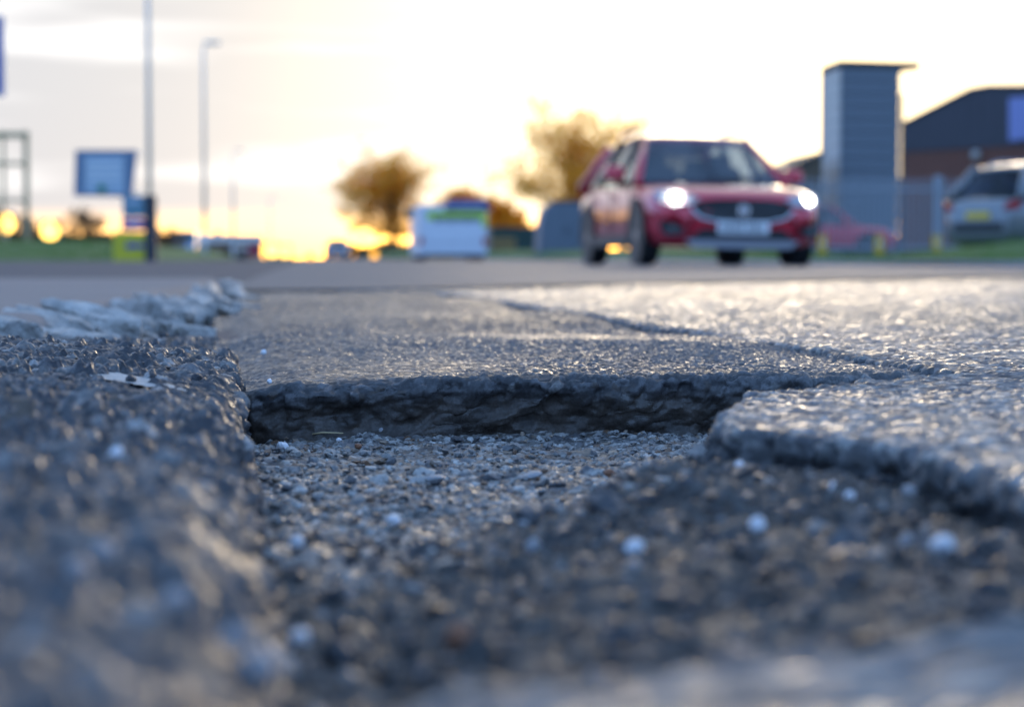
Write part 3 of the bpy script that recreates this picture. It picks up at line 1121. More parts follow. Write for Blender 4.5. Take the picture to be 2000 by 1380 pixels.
KC = [
    ((-.395, 2.86, 0.005), (0.156, .22, 0.049), .55, .03, .05, 'nearest broken kerb end lying at the left picture edge'),
    ((-.335, 3.10, 0.001), (0.115, .46, 0.043), .42, .05, .10, 'long pale splintered kerb stone behind the nearest kerb end'),
    ((-.270, 3.42, -0.005), (0.098, .42, 0.039), .38, .02, .16, 'second splintered kerb stone, its tip jutting towards the road'),
    ((-.262, 3.86, -0.001), (0.107, .46, 0.046), .26, -.02, .10, 'kerb stone with a dark gap on its pavement side'),
    ((-.250, 4.34, -0.003), (0.107, .50, 0.048), .22, .03, .12, 'fourth broken kerb stone, mid way along the kerb'),
    ((-.236, 4.92, -0.003), (0.107, .62, 0.051), .14, .0, .08, 'fifth broken kerb stone, past the middle of the kerb'),
    ((-.232, 5.62, -0.007), (0.107, .74, 0.054), .08, .01, .08, 'sixth broken kerb stone, before the last two'),
    ((-.226, 6.45, -0.009), (0.107, .86, 0.058), .04, .0, .05, 'last but one kerb stone before the side road'),
    ((-.224, 7.38, -0.011), (0.107, .92, 0.060), .02, .0, .04, 'farthest pale kerb stone at the side road corner'),
]
for i, (c, s, yw, tx, ty, lb) in enumerate(KC):
    kerb_chunk(c, s, yw, tx, ty, i + 1.0, lb)
# channel between the mound and the kerb, further on
strip('road_channel', np.linspace(-0.36, -0.03, 40), np.linspace(2.3, 9.5, 160),
      lambda X, Y: -0.016 + 0.006 * fbm(X * 5, Y * 3, 220, 3) + 0.003 * fbm(X * 50, Y * 40, 221, 2), M['side_road'], 'dark gutter channel along the broken kerb', 'gutter')

# ------------------------------------------------------------------ vehicles
M['red_paint'] = plain('red_car_paint', (0.62, 0.014, 0.035), 0.28, metal=0.2, var=0.05, coat=1.0)
M['silver_paint'] = plain('silver_car_paint', (0.17, 0.18, 0.19), 0.35, metal=0.4, var=0.05, coat=1.0)
M['blue_paint'] = plain('pale_blue_car_paint', (0.30, 0.40, 0.52), 0.3, metal=0.4, var=0.05, coat=1.0)
M['dkred_paint'] = plain('dark_red_car_paint', (0.66, 0.02, 0.05), 0.4, metal=0.1, var=0.08, coat=0.6)
M['trim'] = plain('black_trim', (0.018, 0.018, 0.020), 0.5, var=0.2)
M['tyre'] = plain('tyre_rubber', (0.02, 0.02, 0.021), 0.8, var=0.2)
M['alloy'] = plain('alloy_wheel', (0.45, 0.45, 0.46), 0.35, metal=0.9, var=0.1)
M['chrome'] = plain('chrome', (0.75, 0.75, 0.77), 0.15, metal=1.0, var=0.05)
M['skid'] = plain('silver_skid_plate', (0.50, 0.50, 0.53), 0.4, metal=0.6, var=0.05)
M['car_glass'] = glass('car_glass', (0.36, 0.44, 0.56), 0.93)
M['rear_glass'] = glass('tinted_rear_glass', (0.16, 0.20, 0.26), 0.98)
M['dark_glass'] = plain('dark_glass', (0.03, 0.05, 0.06), 0.06, var=0.1, spec=0.8)
M['plate'] = plain('white_number_plate', (0.75, 0.75, 0.74), 0.4, var=0.04)
M['plate_text'] = plain('plate_characters', (0.03, 0.03, 0.03), 0.5, var=0.05)
M['plate_yellow'] = plain('yellow_number_plate', (0.70, 0.46, 0.02), 0.4, var=0.05)
M['seat'] = plain('dark_seat_fabric', (0.03, 0.03, 0.033), 0.9, var=0.2)
M['beam'] = emitter('lit_headlamp', (1.0, 0.97, 0.90), 5.0)
M['lamp_glass'] = plain('headlamp_lens', (0.45, 0.47, 0.50), 0.12, var=0.05, spec=0.8)
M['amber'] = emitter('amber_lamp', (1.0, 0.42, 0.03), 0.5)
M['red_lens'] = plain('red_lens', (0.40, 0.01, 0.015), 0.2, var=0.1)
M['amber_lens'] = plain('amber_lens', (0.75, 0.30, 0.02), 0.2, var=0.1)


def loft(name, secs, mat, parent, smooth=True, close=True):
    """secs: list of closed rings with the same number of points"""
    bm = bmesh.new()
    rings = [[bm.verts.new(p) for p in s] for s in secs]
    n = len(rings[0])
    for a, b in zip(rings[:-1], rings[1:]):
        for k in range(n):
            bm.faces.new((a[k], a[(k + 1) % n], b[(k + 1) % n], b[k]))
    if close:
        bm.faces.new(rings[0])
        bm.faces.new(rings[-1])
    return bm_obj(name, bm, mat, parent, smooth)


def body_ring(y, w, zb, zt, tuck=0.93):
    half = [(0, zt), (.55 * w, zt - .004), (.80 * w, zt - .02), (.92 * w, zt - .055), (.985 * w, zt - .13), (w, zt - .27),
            (.985 * w, (zt + zb) * .5 - .02), (w * .995, zb + .18), (tuck * w, zb + .04), (.80 * w, zb), (0, zb)]
    return [Vector((x, y, z)) for x, z in half] + [Vector((-x, y, z)) for x, z in half[-2:0:-1]]


def wheel(parent, x, y, r, side, w=0.21):
    wr = empty('wheel')
    wr.parent = parent
    wr.location = (x, y, r)
    bm = bmesh.new()
    prof = [(-w / 2, r * .62), (-w / 2, r * .90), (-w * .36, r * .985), (0, r), (w * .36, r * .985), (w / 2, r * .90), (w / 2, r * .62)]
    n = 28
    rg = [[bm.verts.new((px, pr * math.cos(2 * math.pi * k / n), pr * math.sin(2 * math.pi * k / n))) for k in range(n)] for px, pr in prof]
    for a, b in zip(rg[:-1], rg[1:]):
        for k in range(n):
            bm.faces.new((a[k], a[(k + 1) % n], b[(k + 1) % n], b[k]))
    bm_obj('tyre', bm, M['tyre'], wr, smooth=True)
    bm = bmesh.new()
    xo = side * w * .42
    for k in range(5):
        a0 = 2 * math.pi * k / 5
        for da in (-.16, .16):
            add_box(bm, (xo, math.cos(a0 + da) * r * .33, math.sin(a0 + da) * r * .33), (.02, r * .60, .04), Euler((a0 + da, 0, 0)))
    add_tube(bm, [(xo - .02, 0, 0), (xo + .02, 0, 0)], [r * .16] * 2, 14)
    ri = [[bm.verts.new((xo + dx_, rr_ * r * math.cos(2 * math.pi * k / n), rr_ * r * math.sin(2 * math.pi * k / n))) for k in range(n)] for dx_, rr_ in ((.01, .66), (.01, .58), (-side * .10, .56))]
    for a, b in zip(ri[:-1], ri[1:]):
        for k in range(n):
            bm.faces.new((a[k], a[(k + 1) % n], b[(k + 1) % n], b[k]))
    bm_obj('rim', bm, M['alloy'], wr)
    return wr


def quad_patch(name, corners, mat, parent, bow=(0, 0, 0), n=8, thick=0.0):
    a, b, c, d = [Vector(q) for q in corners]
    V, Fc = [], []
    for i in range(n + 1):
        for j in range(n + 1):
            s, t = i / n, j / n
            p = a.lerp(b, s).lerp(d.lerp(c, s), t)
            k = 4 * s * (1 - s)
            V.append(p + Vector(bow) * k)
    for i in range(n):
        for j in range(n):
            q = i * (n + 1) + j
            Fc.append((q, q + 1, q + n + 2, q + n + 1))
    return mesh(name, V, Fc, mat, parent, smooth=True)


def make_car(name, label, cat, loc, rz, paint, H=1.56, L=4.32, W=1.81, lit=False, face=True, roll=0.0, group=None):
    t = empty(name, loc, rz)
    t.rotation_euler = (0, roll, rz)
    tag(t, label, cat, group)
    k, hw, hl = H / 1.56, W / 2, L / 2
    P = M[paint]
    belt = 0.95 * k
    st = [(-hl, .60, .33, .60), (-hl + .03, .72, .27, .70), (-hl + .09, .84, .235, .765), (-hl + .22, .93, .215, .825), (-hl + .45, .975, .21, .875), (-hl + .8, 1, .21, .905),
          (-hl + 1.15, 1, .21, .935), (-hl + 1.5, 1, .21, .945), (0, 1, .21, .955), (.8, 1, .21, .97), (1.35, .99, .22, .985), (hl - .35, .96, .24, .99), (hl - .12, .90, .27, .96), (hl - .03, .82, .30, .90), (hl, .74, .36, .80)]
    loft('body', [body_ring(y, w * hw, zb * k, zt * k) for y, w, zb, zt in st], P, t)
    # greenhouse: roof, pillars, panes
    yA0, yA1, yR1, yR0 = -hl + 1.22, -hl + 1.95, hl - .62, hl - .16
    zr = H
    rw, bw = .62 * hw + .02, .90 * hw
    ring = []
    for y, z, w in ((yA1 - .06, zr - .095, rw * .98), (yA1 + .10, zr - .045, rw * 1.02), (yA1 + .5, zr - .008, rw * 1.05), (.5, zr - .004, rw * 1.05), (yR1 - .35, zr - .035, rw * 1.02), (yR1 + .05, zr - .085, rw * .96), (yR1 + .16, zr - .115, rw * .9)):
        hf = [(0, z), (w * .6, z - .004), (w * .9, z - .022), (w, z - .06), (w * .92, z - .075), (0, z - .05)]
        ring.append([Vector((x, y, q)) for x, q in hf] + [Vector((-x, y, q)) for x, q in hf[-2:0:-1]])
    roof = loft('roof', ring, P, t)
    for s in (-1, 1):
        rb = bmesh.new()
        add_tube(rb, [(s * rw * .93, yA1 + .25, zr - .02), (s * rw * .94, yA1 + .45, zr + .028), (s * rw * .94, yR1 - .45, zr + .018), (s * rw * .92, yR1 - .2, zr - .05)], [.017] * 4, 6)
        bm_obj('roof_rail', rb, M['skid'], roof)
    pil = []
    for s in (-1, 1):
        for (y0, z0, y1, z1, r0) in ((yA0, belt - .02, yA1, zr - .085, .045), (-.02, belt, .02, zr - .06, .05), (1.02, belt, .92, zr - .06, .05), (yR0, belt, yR1 + .08, zr - .12, .085)):
            bm = bmesh.new()
            add_tube(bm, [(s * bw, y0, z0), (s * (bw * .45 + rw * .55), (y0 + y1) / 2, (z0 + z1) / 2 + .01), (s * rw * .985, y1, z1)], [r0, r0 * .9, r0 * .85], 8)
            pil.append(bm_obj('pillar', bm, P if (y0 == yA0 or y0 == yR0) else M['trim'], t, True))
    g = M['car_glass']
    quad_patch('windscreen', [(-bw * .96, yA0, belt - .01), (bw * .96, yA0, belt - .01), (rw * .96, yA1, zr - .085), (-rw * .96, yA1, zr - .085)], g, t, bow=(0, -.10, .012))
    quad_patch('rear_window', [(-bw * .92, yR0, belt), (bw * .92, yR0, belt), (rw * .92, yR1 + .08, zr - .12), (-rw * .92, yR1 + .08, zr - .12)], M['rear_glass'], t, bow=(0, .05, 0))
    for s in (-1, 1):
        for (ya, yb, yc, yd) in ((yA0 + .12, -.06, -.02, yA1 + .03), (.04, .98, .88, .06), (1.06, yR0 - .14, yR1 + .0, .96)):
            quad_patch('side_window', [(s * bw, ya, belt + .01), (s * bw, yb, belt + .01), (s * rw * .99, yc, zr - .10), (s * rw * .99, yd, zr - .10)], g, t, bow=(s * .008, 0, 0))
    # cabin
    for s in (-1, 1):
        for y in (-.15, .95):
            bm = bmesh.new()
            add_box(bm, (s * .37, y, .62 * k), (.48, .5, .24), bevel=.05)
            add_box(bm, (s * .37, y + .24, .92 * k), (.46, .14, .50 * k), Euler((-.18, 0, 0)), bevel=.05)
            add_box(bm, (s * .37, y + .32, 1.24 * k), (.24, .09, .15), bevel=.03)
            bm_obj('car_seat', bm, M['seat'], t)
    box('dashboard', (0, yA0 + .42, .90 * k), (1.5, .4, .14), M['trim'], t, bevel=.04)
    # wheels and arches
    r = .335 * k
    for y, fr in ((-hl + .86, 1), (hl - .90, 0)):
        for s in (-1, 1):
            wheel(t, s * (hw - .105), y, r, s)
            bm = bmesh.new()
            n, R0, R1 = 18, r * 1.06, r * 1.26
            for a, b in (((hw + .014), (hw - .2)),):
                rg = []
                for q in range(n + 1):
                    an = math.pi * (-.06 + 1.12 * q / n)
                    cy, cz = math.cos(an), math.sin(an)
                    rg.append([bm.verts.new((s * a, y + cy * R1, r + cz * R1)), bm.verts.new((s * a, y + cy * R0, r + cz * R0)), bm.verts.new((s * b, y + cy * R0, r + cz * R0))])
                for q in range(n):
                    for j in range(2):
                        bm.faces.new((rg[q][j], rg[q + 1][j], rg[q + 1][j + 1], rg[q][j + 1]))
                disc = [bm.verts.new((s * (hw + .002), y + math.cos(math.pi * 2 * q / 24) * R0 * 1.01, r + math.sin(math.pi * 2 * q / 24) * R0 * 1.01)) for q in range(24)]
                bm.faces.new(disc)
            bm_obj('wheel_arch', bm, M['trim'], t)
    for s in (-1, 1):
        box('sill', (s * (hw - .02), 0, .27 * k), (.07, L - 2.55, .13), M['trim'], t, bevel=.02)
        mr = box('wing_mirror', (s * (hw + .085), yA0 + .36, (belt + .09)), (.22, .13, .16), P, t, bevel=.045)
        for y in (-.12, .92):
            box('door_handle', (s * (hw + .008), y - .08, belt - .17), (.03, .19, .035), P, t, bevel=.01)
        for y in (-.98, .01, 1.06):
            box('door_seam', (s * (hw - .004), y, .62 * k), (.012, .010, .50), M['trim'], t)
        # headlamp wraps round the corner
        hz = .72 * k
        hp = [(s * .44, -hl + .055, hz - .005), (s * .60, -hl + .075, hz + .062), (s * .78, -hl + .17, hz + .085), (s * .855, -hl + .33, hz + .07), (s * .83, -hl + .22, hz - .03), (s * .70, -hl + .07, hz - .072), (s * .53, -hl + .03, hz - .05)]
        hl_ = prism('headlamp', hp, (0, -.045, 0), M['lamp_glass'], t)
        bm = bmesh.new()
        bmesh.ops.create_uvsphere(bm, u_segments=16, v_segments=10, radius=.050)
        bmesh.ops.scale(bm, vec=(1.15, .45, .9), verts=bm.verts)
        bmesh.ops.translate(bm, vec=(s * .69, -hl + .045, hz + .005), verts=bm.verts)
        bm_obj('headlamp_bulb', bm, M['beam'] if lit else M['chrome'], hl_, True)
        prism('tail_lamp', [(s * .58, hl - .02, .78 * k), (s * .84, hl - .10, .80 * k), (s * .85, hl - .10, .93 * k), (s * .66, hl - .03, .90 * k)], (0, .05, 0), M['red_lens'], t)
        # fog lamp pod
        fp = [(s * .60, -hl - .004, .40 * k), (s * .80, -hl + .06, .50 * k), (s * .84, -hl + .11, .42 * k), (s * .78, -hl + .05, .32 * k), (s * .64, -hl - .002, .33 * k)]
        pod = prism('fog_lamp_pod', fp, (0, -.03, 0), M['trim'], t)
        bm = bmesh.new()
        add_tube(bm, [(s * .72, -hl - .02, .405 * k), (s * .72, -hl + .02, .405 * k)], [.036, .036], 14)
        bm_obj('fog_lamp', bm, M['dark_glass'], pod)
    if face:
        yg = -hl - .012
        gp = [(-.52, .612), (-.45, .690), (-.28, .716), (0, .722), (.28, .716), (.45, .690), (.52, .612), (.42, .520), (.26, .484), (0, .474), (-.26, .484), (-.42, .520)]
        gr = prism('grille', [(x, yg + .02 + .10 * abs(x) ** 2, z * k) for x, z in gp], (0, -.03, 0), M['trim'], t)
        fb = bmesh.new()
        fpts = [(x * 1.04, yg - .012 + .10 * x * x, (z - .6) * 1.06 * k + .6 * k) for x, z in gp[6:] + gp[:1]]
        add_tube(fb, fpts, [.016] * len(fpts), 6)
        bm_obj('grille_surround', fb, M['chrome'], gr)
        for row in range(4):
            for q in range(-5, 6):
                if abs(q) * .07 < .40 - .05 * abs(row - 2):
                    box('grille_stud', (q * .07 + (.035 if row % 2 else 0), yg - .012 + .1 * (q * .07) ** 2, (.53 + row * .045) * k), (.030, .012, .010), M['dark_glass'], gr)
        # octagonal badge with its two letters
        bm = bmesh.new()
        for ro, ri in ((.062, .050),):
            o_ = [bm.verts.new((ro * math.cos(math.pi / 8 + q * math.pi / 4), yg - .030, .60 * k + ro * math.sin(math.pi / 8 + q * math.pi / 4))) for q in range(8)]
            i_ = [bm.verts.new((ri * math.cos(math.pi / 8 + q * math.pi / 4), yg - .030, .60 * k + ri * math.sin(math.pi / 8 + q * math.pi / 4))) for q in range(8)]
            for q in range(8):
                bm.faces.new((o_[q], o_[(q + 1) % 8], i_[(q + 1) % 8], i_[q]))
        ext = bmesh.ops.extrude_face_region(bm, geom=list(bm.faces))
        bmesh.ops.translate(bm, vec=(0, .02, 0), verts=[e for e in ext['geom'] if isinstance(e, bmesh.types.BMVert)])
        bd_ = bm_obj('badge', bm, M['chrome'], gr)
        bm = bmesh.new()
        for cx_, cz_, sx_, sz_, an in ((-.036, 0, .008, .046, 0), (-.008, 0, .008, .046, 0), (-.029, .007, .007, .034, .5), (-.015, .007, .007, .034, -.5),
                                       (.008, 0, .008, .046, 0), (.022, .019, .028, .008, 0), (.022, -.019, .028, .008, 0), (.034, -.008, .008, .028, 0), (.029, .003, .014, .007, 0)):
            add_box(bm, (cx_, yg - .030, .60 * k + cz_), (sx_, .012, sz_), Euler((0, an, 0)))
        tag(bm_obj('badge_letters', bm, M['chrome'], bd_), kind='stuff')
    # lower face
    prism('lower_intake', [(-.42, -hl - .006, .40 * k), (.42, -hl - .006, .40 * k), (.56, -hl + .006, .29 * k), (-.56, -hl + .006, .29 * k)], (0, -.02, 0), M['trim'], t)
    prism('skid_plate', [(-.60, -hl + .0, .285 * k), (.60, -hl + .0, .285 * k), (.50, -hl + .02, .195 * k), (-.50, -hl + .02, .195 * k)], (0, -.03, 0), M['skid'], t)
    pl = box('number_plate', (0, -hl - .035, .415 * k), (.53, .014, .125), M['plate'], t, bevel=.004)
    bm = bmesh.new()
    for cx_ in (-.205, -.145, -.085, -.025, .06, .12, .18):
        add_box(bm, (cx_ - .014, -hl - .044, .415 * k), (.011, .006, .076))
        add_box(bm, (cx_ + .014, -hl - .044, .415 * k), (.011, .006, .076))
        add_box(bm, (cx_, -hl - .044, .415 * k + .03), (.03, .006, .011))
    tag(bm_obj('plate_characters', bm, M['plate_text'], pl), kind='stuff')
    rp = box('rear_plate', (0, hl + .012, .70 * k), (.53, .02, .125), M['plate_yellow'], t, bevel=.004)
    box('tailgate_panel', (0, hl - .012, .52 * k), (1.1, .03, .16), M['trim'], t, bevel=.008)
    for s in (-1, 1):
        prism('wiper', [(s * .1, yA0 - .13, belt), (s * .1 + .45, yA0 - .09, belt + .04), (s * .1 + .45, yA0 - .09, belt + .055), (s * .1, yA0 - .13, belt + .02)], (0, -.012, 0.004), M['trim'], t)
    return t


# the oncoming red car: front 22 m away in the opposite lane
make_car('red_car', 'red compact SUV driving towards the camera with lit headlights', 'car', (4.22, 22.45, 0.012), R(3.5), 'red_paint', H=1.47, lit=True, roll=R(0.9))
# silver car parked on the grass at the right edge of the picture, nose to the left
p = at(1990, 500, 36)
make_car('silver_car', 'pale silver car parked on the grass at the right picture edge', 'car', (13.15, 34.6, 0.05), R(118), 'silver_paint', H=1.70)
# red car behind the fence
make_car('dark_red_car', 'dark red car parked behind the palisade fence', 'car', (14.4, 57.0, 0.06), R(88), 'dkred_paint', H=1.58)
# far oncoming car
make_car('blue_car', 'small pale blue car far down the road', 'car', (2.2, 152.0, 0.012), 0.0, 'blue_paint', H=1.5)

# white box truck in the opposite lane, seen square on
M['truck_white'] = plain('white_box_panel', (0.66, 0.68, 0.72), 0.45, var=0.06, scale=3)
M['lime'] = plain('lime_reflective_band', (0.42, 0.62, 0.03), 0.4, var=0.08)
M['navy'] = plain('navy_panel', (0.03, 0.04, 0.16), 0.4, var=0.1)
TY = 56.0
bl, br = at(818, 515, TY), at(952, 515, TY)
cx_ = (bl.x + br.x) / 2
t = empty('box_truck', (cx_, TY, 0.03))
tag(t, 'white box truck with a lime band and navy roof unit, far down the road', 'truck')
hw = (br.x - bl.x) / 2
zt = at(900, 400, TY).z - .03
box('box_body', (0, 2.4, .14 + (zt - .14) / 2), (2 * hw, 4.6, zt - .14), M['truck_white'], t, bevel=.025)
lb = box('lime_band', (.10, .09, at(885, 428, TY).z - .03), (1.62, .022, .42), M['lime'], t, bevel=.005)
bm = bmesh.new()
for q in range(9):
    add_box(bm, (-.55 + q * .14 + .10, .073, at(885, 428, TY).z - .03), (.075, .012, .16 + .05 * (q % 3 == 0)))
tag(bm_obj('band_lettering', bm, M['navy'], lb), kind='stuff')
box('roof_unit', (.42, .7, zt + .06), (1.15, 1.0, .22), M['navy'], t, bevel=.05)
box('roof_rail', (.42, .09, zt - .10), (1.30, .03, .12), M['navy'], t, bevel=.01)
box('lower_panel', (0, .088, .80), (2 * hw - .3, .02, .62), M['truck_white'], t, bevel=.008)
box('bumper', (0, .03, .13), (2 * hw - .10, .12, .10), M['trim'], t, bevel=.03)
box('underbody', (0, 2.4, .22), (2 * hw - .34, 4.3, .26), M['trim'], t)
for s in (-1, 1):
    box('tail_lamp', (s * (hw - .07), .075, .52), (.10, .05, .22), M['red_lens'], t, bevel=.01)
    for y in (.9, 3.9):
        wheel(t, s * (hw - .16), y, .34, s, .22)
    box('door_seam', (s * .02, .092, 1.0), (.012, .014, 1.1), M['trim'], t)
    box('mirror_arm', (s * (hw + .10), 3.6, 1.35), (.2, .10, .30), M['trim'], t, bevel=.03)

# silver-blue van parked on the left, beyond the totem
t = empty('parked_van', (at(361, 505, 150).x, 150, 0.05))
tag(t, 'small pale van parked on the left beyond the totem sign', 'van')
vs = [(-2.3, .80, .35, .80), (-2.2, .88, .28, 1.0), (-1.6, .93, .26, 1.12), (-1.2, .93, .26, 1.35), (-.75, .92, .26, 1.90), (-.3, .92, .26, 2.0), (2.2, .92, .26, 2.0), (2.35, .88, .3, 1.9)]
loft('body', [body_ring(y, w, zb, zt_) for y, w, zb, zt_ in vs], M['blue_paint'], t)
quad_patch('windscreen', [(-.80, -1.62, 1.12), (.80, -1.62, 1.12), (.74, -.86, 1.86), (-.74, -.86, 1.86)], M['dark_glass'], t, bow=(0, -.08, .02))
for s in (-1, 1):
    box('headlamp', (s * .66, -2.24, .78), (.3, .12, .16), M['lamp_glass'], t, bevel=.03)
    quad_patch('side_window', [(s * .935, -1.2, 1.14), (s * .935, -.3, 1.14), (s * .90, -.3, 1.70), (s * .90, -.75, 1.70)], M['dark_glass'], t)
    for y in (-1.5, 1.5):
        wheel(t, s * .82, y, .32, s)
box('bumper', (0, -2.30, .42), (1.6, .12, .22), M['trim'], t, bevel=.04)

# ------------------------------------------------------------------ signs and poles on the left
M['galv'] = plain('galvanised_steel', (0.66, 0.65, 0.63), 0.5, metal=0.2, var=0.15)
M['sign_blue'] = plain('blue_sign_face', (0.05, 0.09, 0.36), 0.45, var=0.06)
M['sign_back'] = plain('slate_blue_board', (0.15, 0.21, 0.31), 0.5, var=0.08)
M['sign_pale'] = plain('pale_blue_print', (0.42, 0.50, 0.60), 0.5, var=0.08)
M['print_white'] = plain('white_print', (0.70, 0.72, 0.74), 0.5, var=0.06)
M['green_print'] = plain('green_print', (0.03, 0.22, 0.12), 0.5, var=0.08)
M['teal'] = plain('teal_panel', (0.14, 0.27, 0.32), 0.5, var=0.08)
M['magenta'] = plain('magenta_panel', (0.36, 0.05, 0.22), 0.5, var=0.08)
M['yellow'] = plain('yellow_panel', (0.60, 0.52, 0.02), 0.5, var=0.08)
M['arrow_blue'] = plain('blue_arrow', (0.02, 0.04, 0.32), 0.5, var=0.08)
M['dark_grey'] = plain('dark_grey_case', (0.035, 0.037, 0.045), 0.5, var=0.15)
M['weathered'] = plain('weathered_timber', (0.45, 0.35, 0.20), 0.8, var=0.25)

# totem sign with coloured panels
TY = 44.0
pL, pR = at(240, 512, TY), at(306, 512, TY)
zt, zb = at(270, 381, TY).z, 0.03
t = empty('totem_sign', (pR.x, TY, 0.03), R(0))
tag(t, 'totem sign of teal, magenta and yellow panels with a blue arrow', 'sign')
wd = pR.x - pL.x
box('post', (-.12, .10, (zt - .03) / 2), (.25, .22, zt - .03), M['dark_grey'], t, bevel=.015)
xm = -.245 - (wd - .25) / 2
wp = wd - .25


def zz(v):
    return at(270, v, TY).z - 0.03


def panel(name, v0, v1, xl_, xr_, mat, par, y=.06, th=.06):
    return box(name, ((xl_ + xr_) / 2, y, (zz(v0) + zz(v1)) / 2), (xr_ - xl_, th, zz(v0) - zz(v1)), mat, par, bevel=.008)


panel('teal_panel', 382, 424, -wd, -.248, M['teal'], t)
q = panel('magenta_panel', 426, 450, -wd - .02, -.248, M['magenta'], t)
panel('printed_line', 434, 441, -wd + .08, -.31, M['print_white'], q, .026, .012)
q = panel('yellow_panel', 453, 511, -wd - .20, -.248, M['yellow'], t)
za, xa = zz(480), -wd + .03
arw = [(xa, .025, za), (xa + .13, .025, za + .10), (xa + .13, .025, za + .05), (-.27, .025, za + .05), (-.27, .025, za - .05), (xa + .13, .025, za - .05), (xa + .13, .025, za - .10)]
prism('arrow', arw, (0, -.012, 0), M['arrow_blue'], q)
q = panel('printed_line', 391, 398, -wd + .06, -.32, M['sign_pale'], t, .026, .012)

# slate-blue board on a single post behind the totem
TY = 60.0
t = empty('notice_board', (at(257, 508, TY).x, TY, 0.1))
tag(t, 'slate-blue notice board on a post behind the totem sign', 'sign')
ox = t.location
pp = [at(147, 293, TY), at(268, 293, TY), at(258, 385, TY), at(144, 383, TY)]
q = prism('board', [p_ - ox for p_ in pp], (0, .07, 0), M['sign_back'], t)
ip = [at(165, 305, TY - .012), at(243, 305, TY - .012), at(243, 378, TY - .012), at(165, 376, TY - .012)]
q2 = prism('printed_panel', [p_ - ox for p_ in ip], (0, .008, 0), M['sign_pale'], q)
for v in (318, 332, 346):
    prism('printed_line', [at(172, v, TY - .03) - ox, at(236, v, TY - .03) - ox, at(236, v + 5, TY - .03) - ox, at(172, v + 5, TY - .03) - ox], (0, .01, 0), M['print_white'], q)
bm = bmesh.new()
c_ = at(199, 368, TY - .02) - ox
add_tube(bm, [c_ + Vector((0, .01, 0)), c_ - Vector((0, .02, 0))], [.12, .12], 20)
bm_obj('green_emblem', bm, M['green_print'], q)
tube('post', [(0, .1, -.1), (0, .1, at(257, 300, TY).z - .1)], [.045, .045], M['galv'], t)
for v in (300, 376):
    box('bracket', (-.2, .085, at(257, v, TY).z - .1), (1.0, .03, .05), M['galv'], t)

# blue road sign at the left picture edge
TY = 26.0
px_ = at(-34, 500, TY).x
t = empty('road_sign', (px_, TY, 0.02))
tag(t, 'blue road sign with a pale border cut by the left picture edge', 'sign')
z0, z1 = at(0, 192, TY).z, at(0, 36, TY).z
xr_ = at(10, 100, TY).x - px_
bd_ = box('sign_plate', (0, -.06, (z0 + z1) / 2), (2 * xr_, .02, z1 - z0), M['sign_blue'], t, bevel=.006)
for s in (-1, 1):
    box('border', (s * (xr_ - .018), -.076, (z0 + z1) / 2), (.018, .008, z1 - z0 - .04), M['print_white'], bd_)
    box('border', (0, -.076, (z0 + z1) / 2 + s * ((z1 - z0) / 2 - .025)), (2 * xr_ - .06, .008, .018), M['print_white'], bd_)
tube('post', [(0, 0, -.05), (0, 0, z1 + .05)], [.04, .04], M['galv'], t)
for z in (z0 + .2, z1 - .2):
    box('clamp', (0, -.025, z), (.14, .05, .04), M['galv'], t)

# timber-coloured frame with cross bars at the left edge
TY = 66.0
t = empty('goalpost_frame', (at(20, 505, TY).x, TY, 0.3))
tag(t, 'weathered open frame of posts and bars at the left picture edge', 'frame')
ox = t.location
for u in (-38, 8, 53):
    p_ = at(u, 470, TY)
    box('post', (p_.x - ox.x, 0, (at(u, 256, TY).z - .3) / 2), (.16 if u != 8 else .10, .16, at(u, 256, TY).z - .3), M['weathered'], t, bevel=.01)
for v, hh in ((264, .20), (320, .12), (392, .10)):
    a_, b_ = at(-42, v, TY), at(58, v, TY)
    box('crossbar', ((a_.x + b_.x) / 2 - ox.x, -.14, a_.z - .3), (b_.x - a_.x, .10, hh), M['weathered'], t, bevel=.01)


def lamp_post(u, y, top, r0, arm, label):
    b = at(u, 506, y)
    t = empty('street_lamp', (b.x, y, 0.0))
    tag(t, label, 'street lamp', 'street lamps along the left of the road')
    tube('base', [(0, 0, -.05), (0, 0, 1.2)], [r0 * 1.25, r0 * 1.25], M['galv'], t, 12)
    tube('column', [(0, 0, 1.2), (0, 0, top - .5), (arm * .25, 0, top - .08), (arm * .7, 0, top)], [r0, r0 * .7, r0 * .5, r0 * .4], M['galv'], t, 12)
    hd = box('lamp_head', (arm + .12, 0, top + .01), (.72, .28, .13), M['galv'], t, bevel=.045)
    box('lens', (arm + .14, 0, top - .062), (.5, .2, .03), M['lamp_glass'], hd, bevel=.01)
    box('access_door', (0, -r0 * 1.25 - .004, .75), (r0, .02, .5), M['galv'], t, bevel=.004)
    return t


lamp_post(293, 62, 10.2, .08, .9, 'tall street lamp column rising out of the picture behind the totem')
lamp_post(400, 92, at(400, 84, 92).z, .085, .28, 'street lamp with its head in view, right of the tall column')
lamp_post(456, 172, 9.0, .10, .5, 'small distant street lamp right of the two large ones')
lamp_post(528, 330, 10.0, .12, .6, 'farthest street lamp, beside the road end')

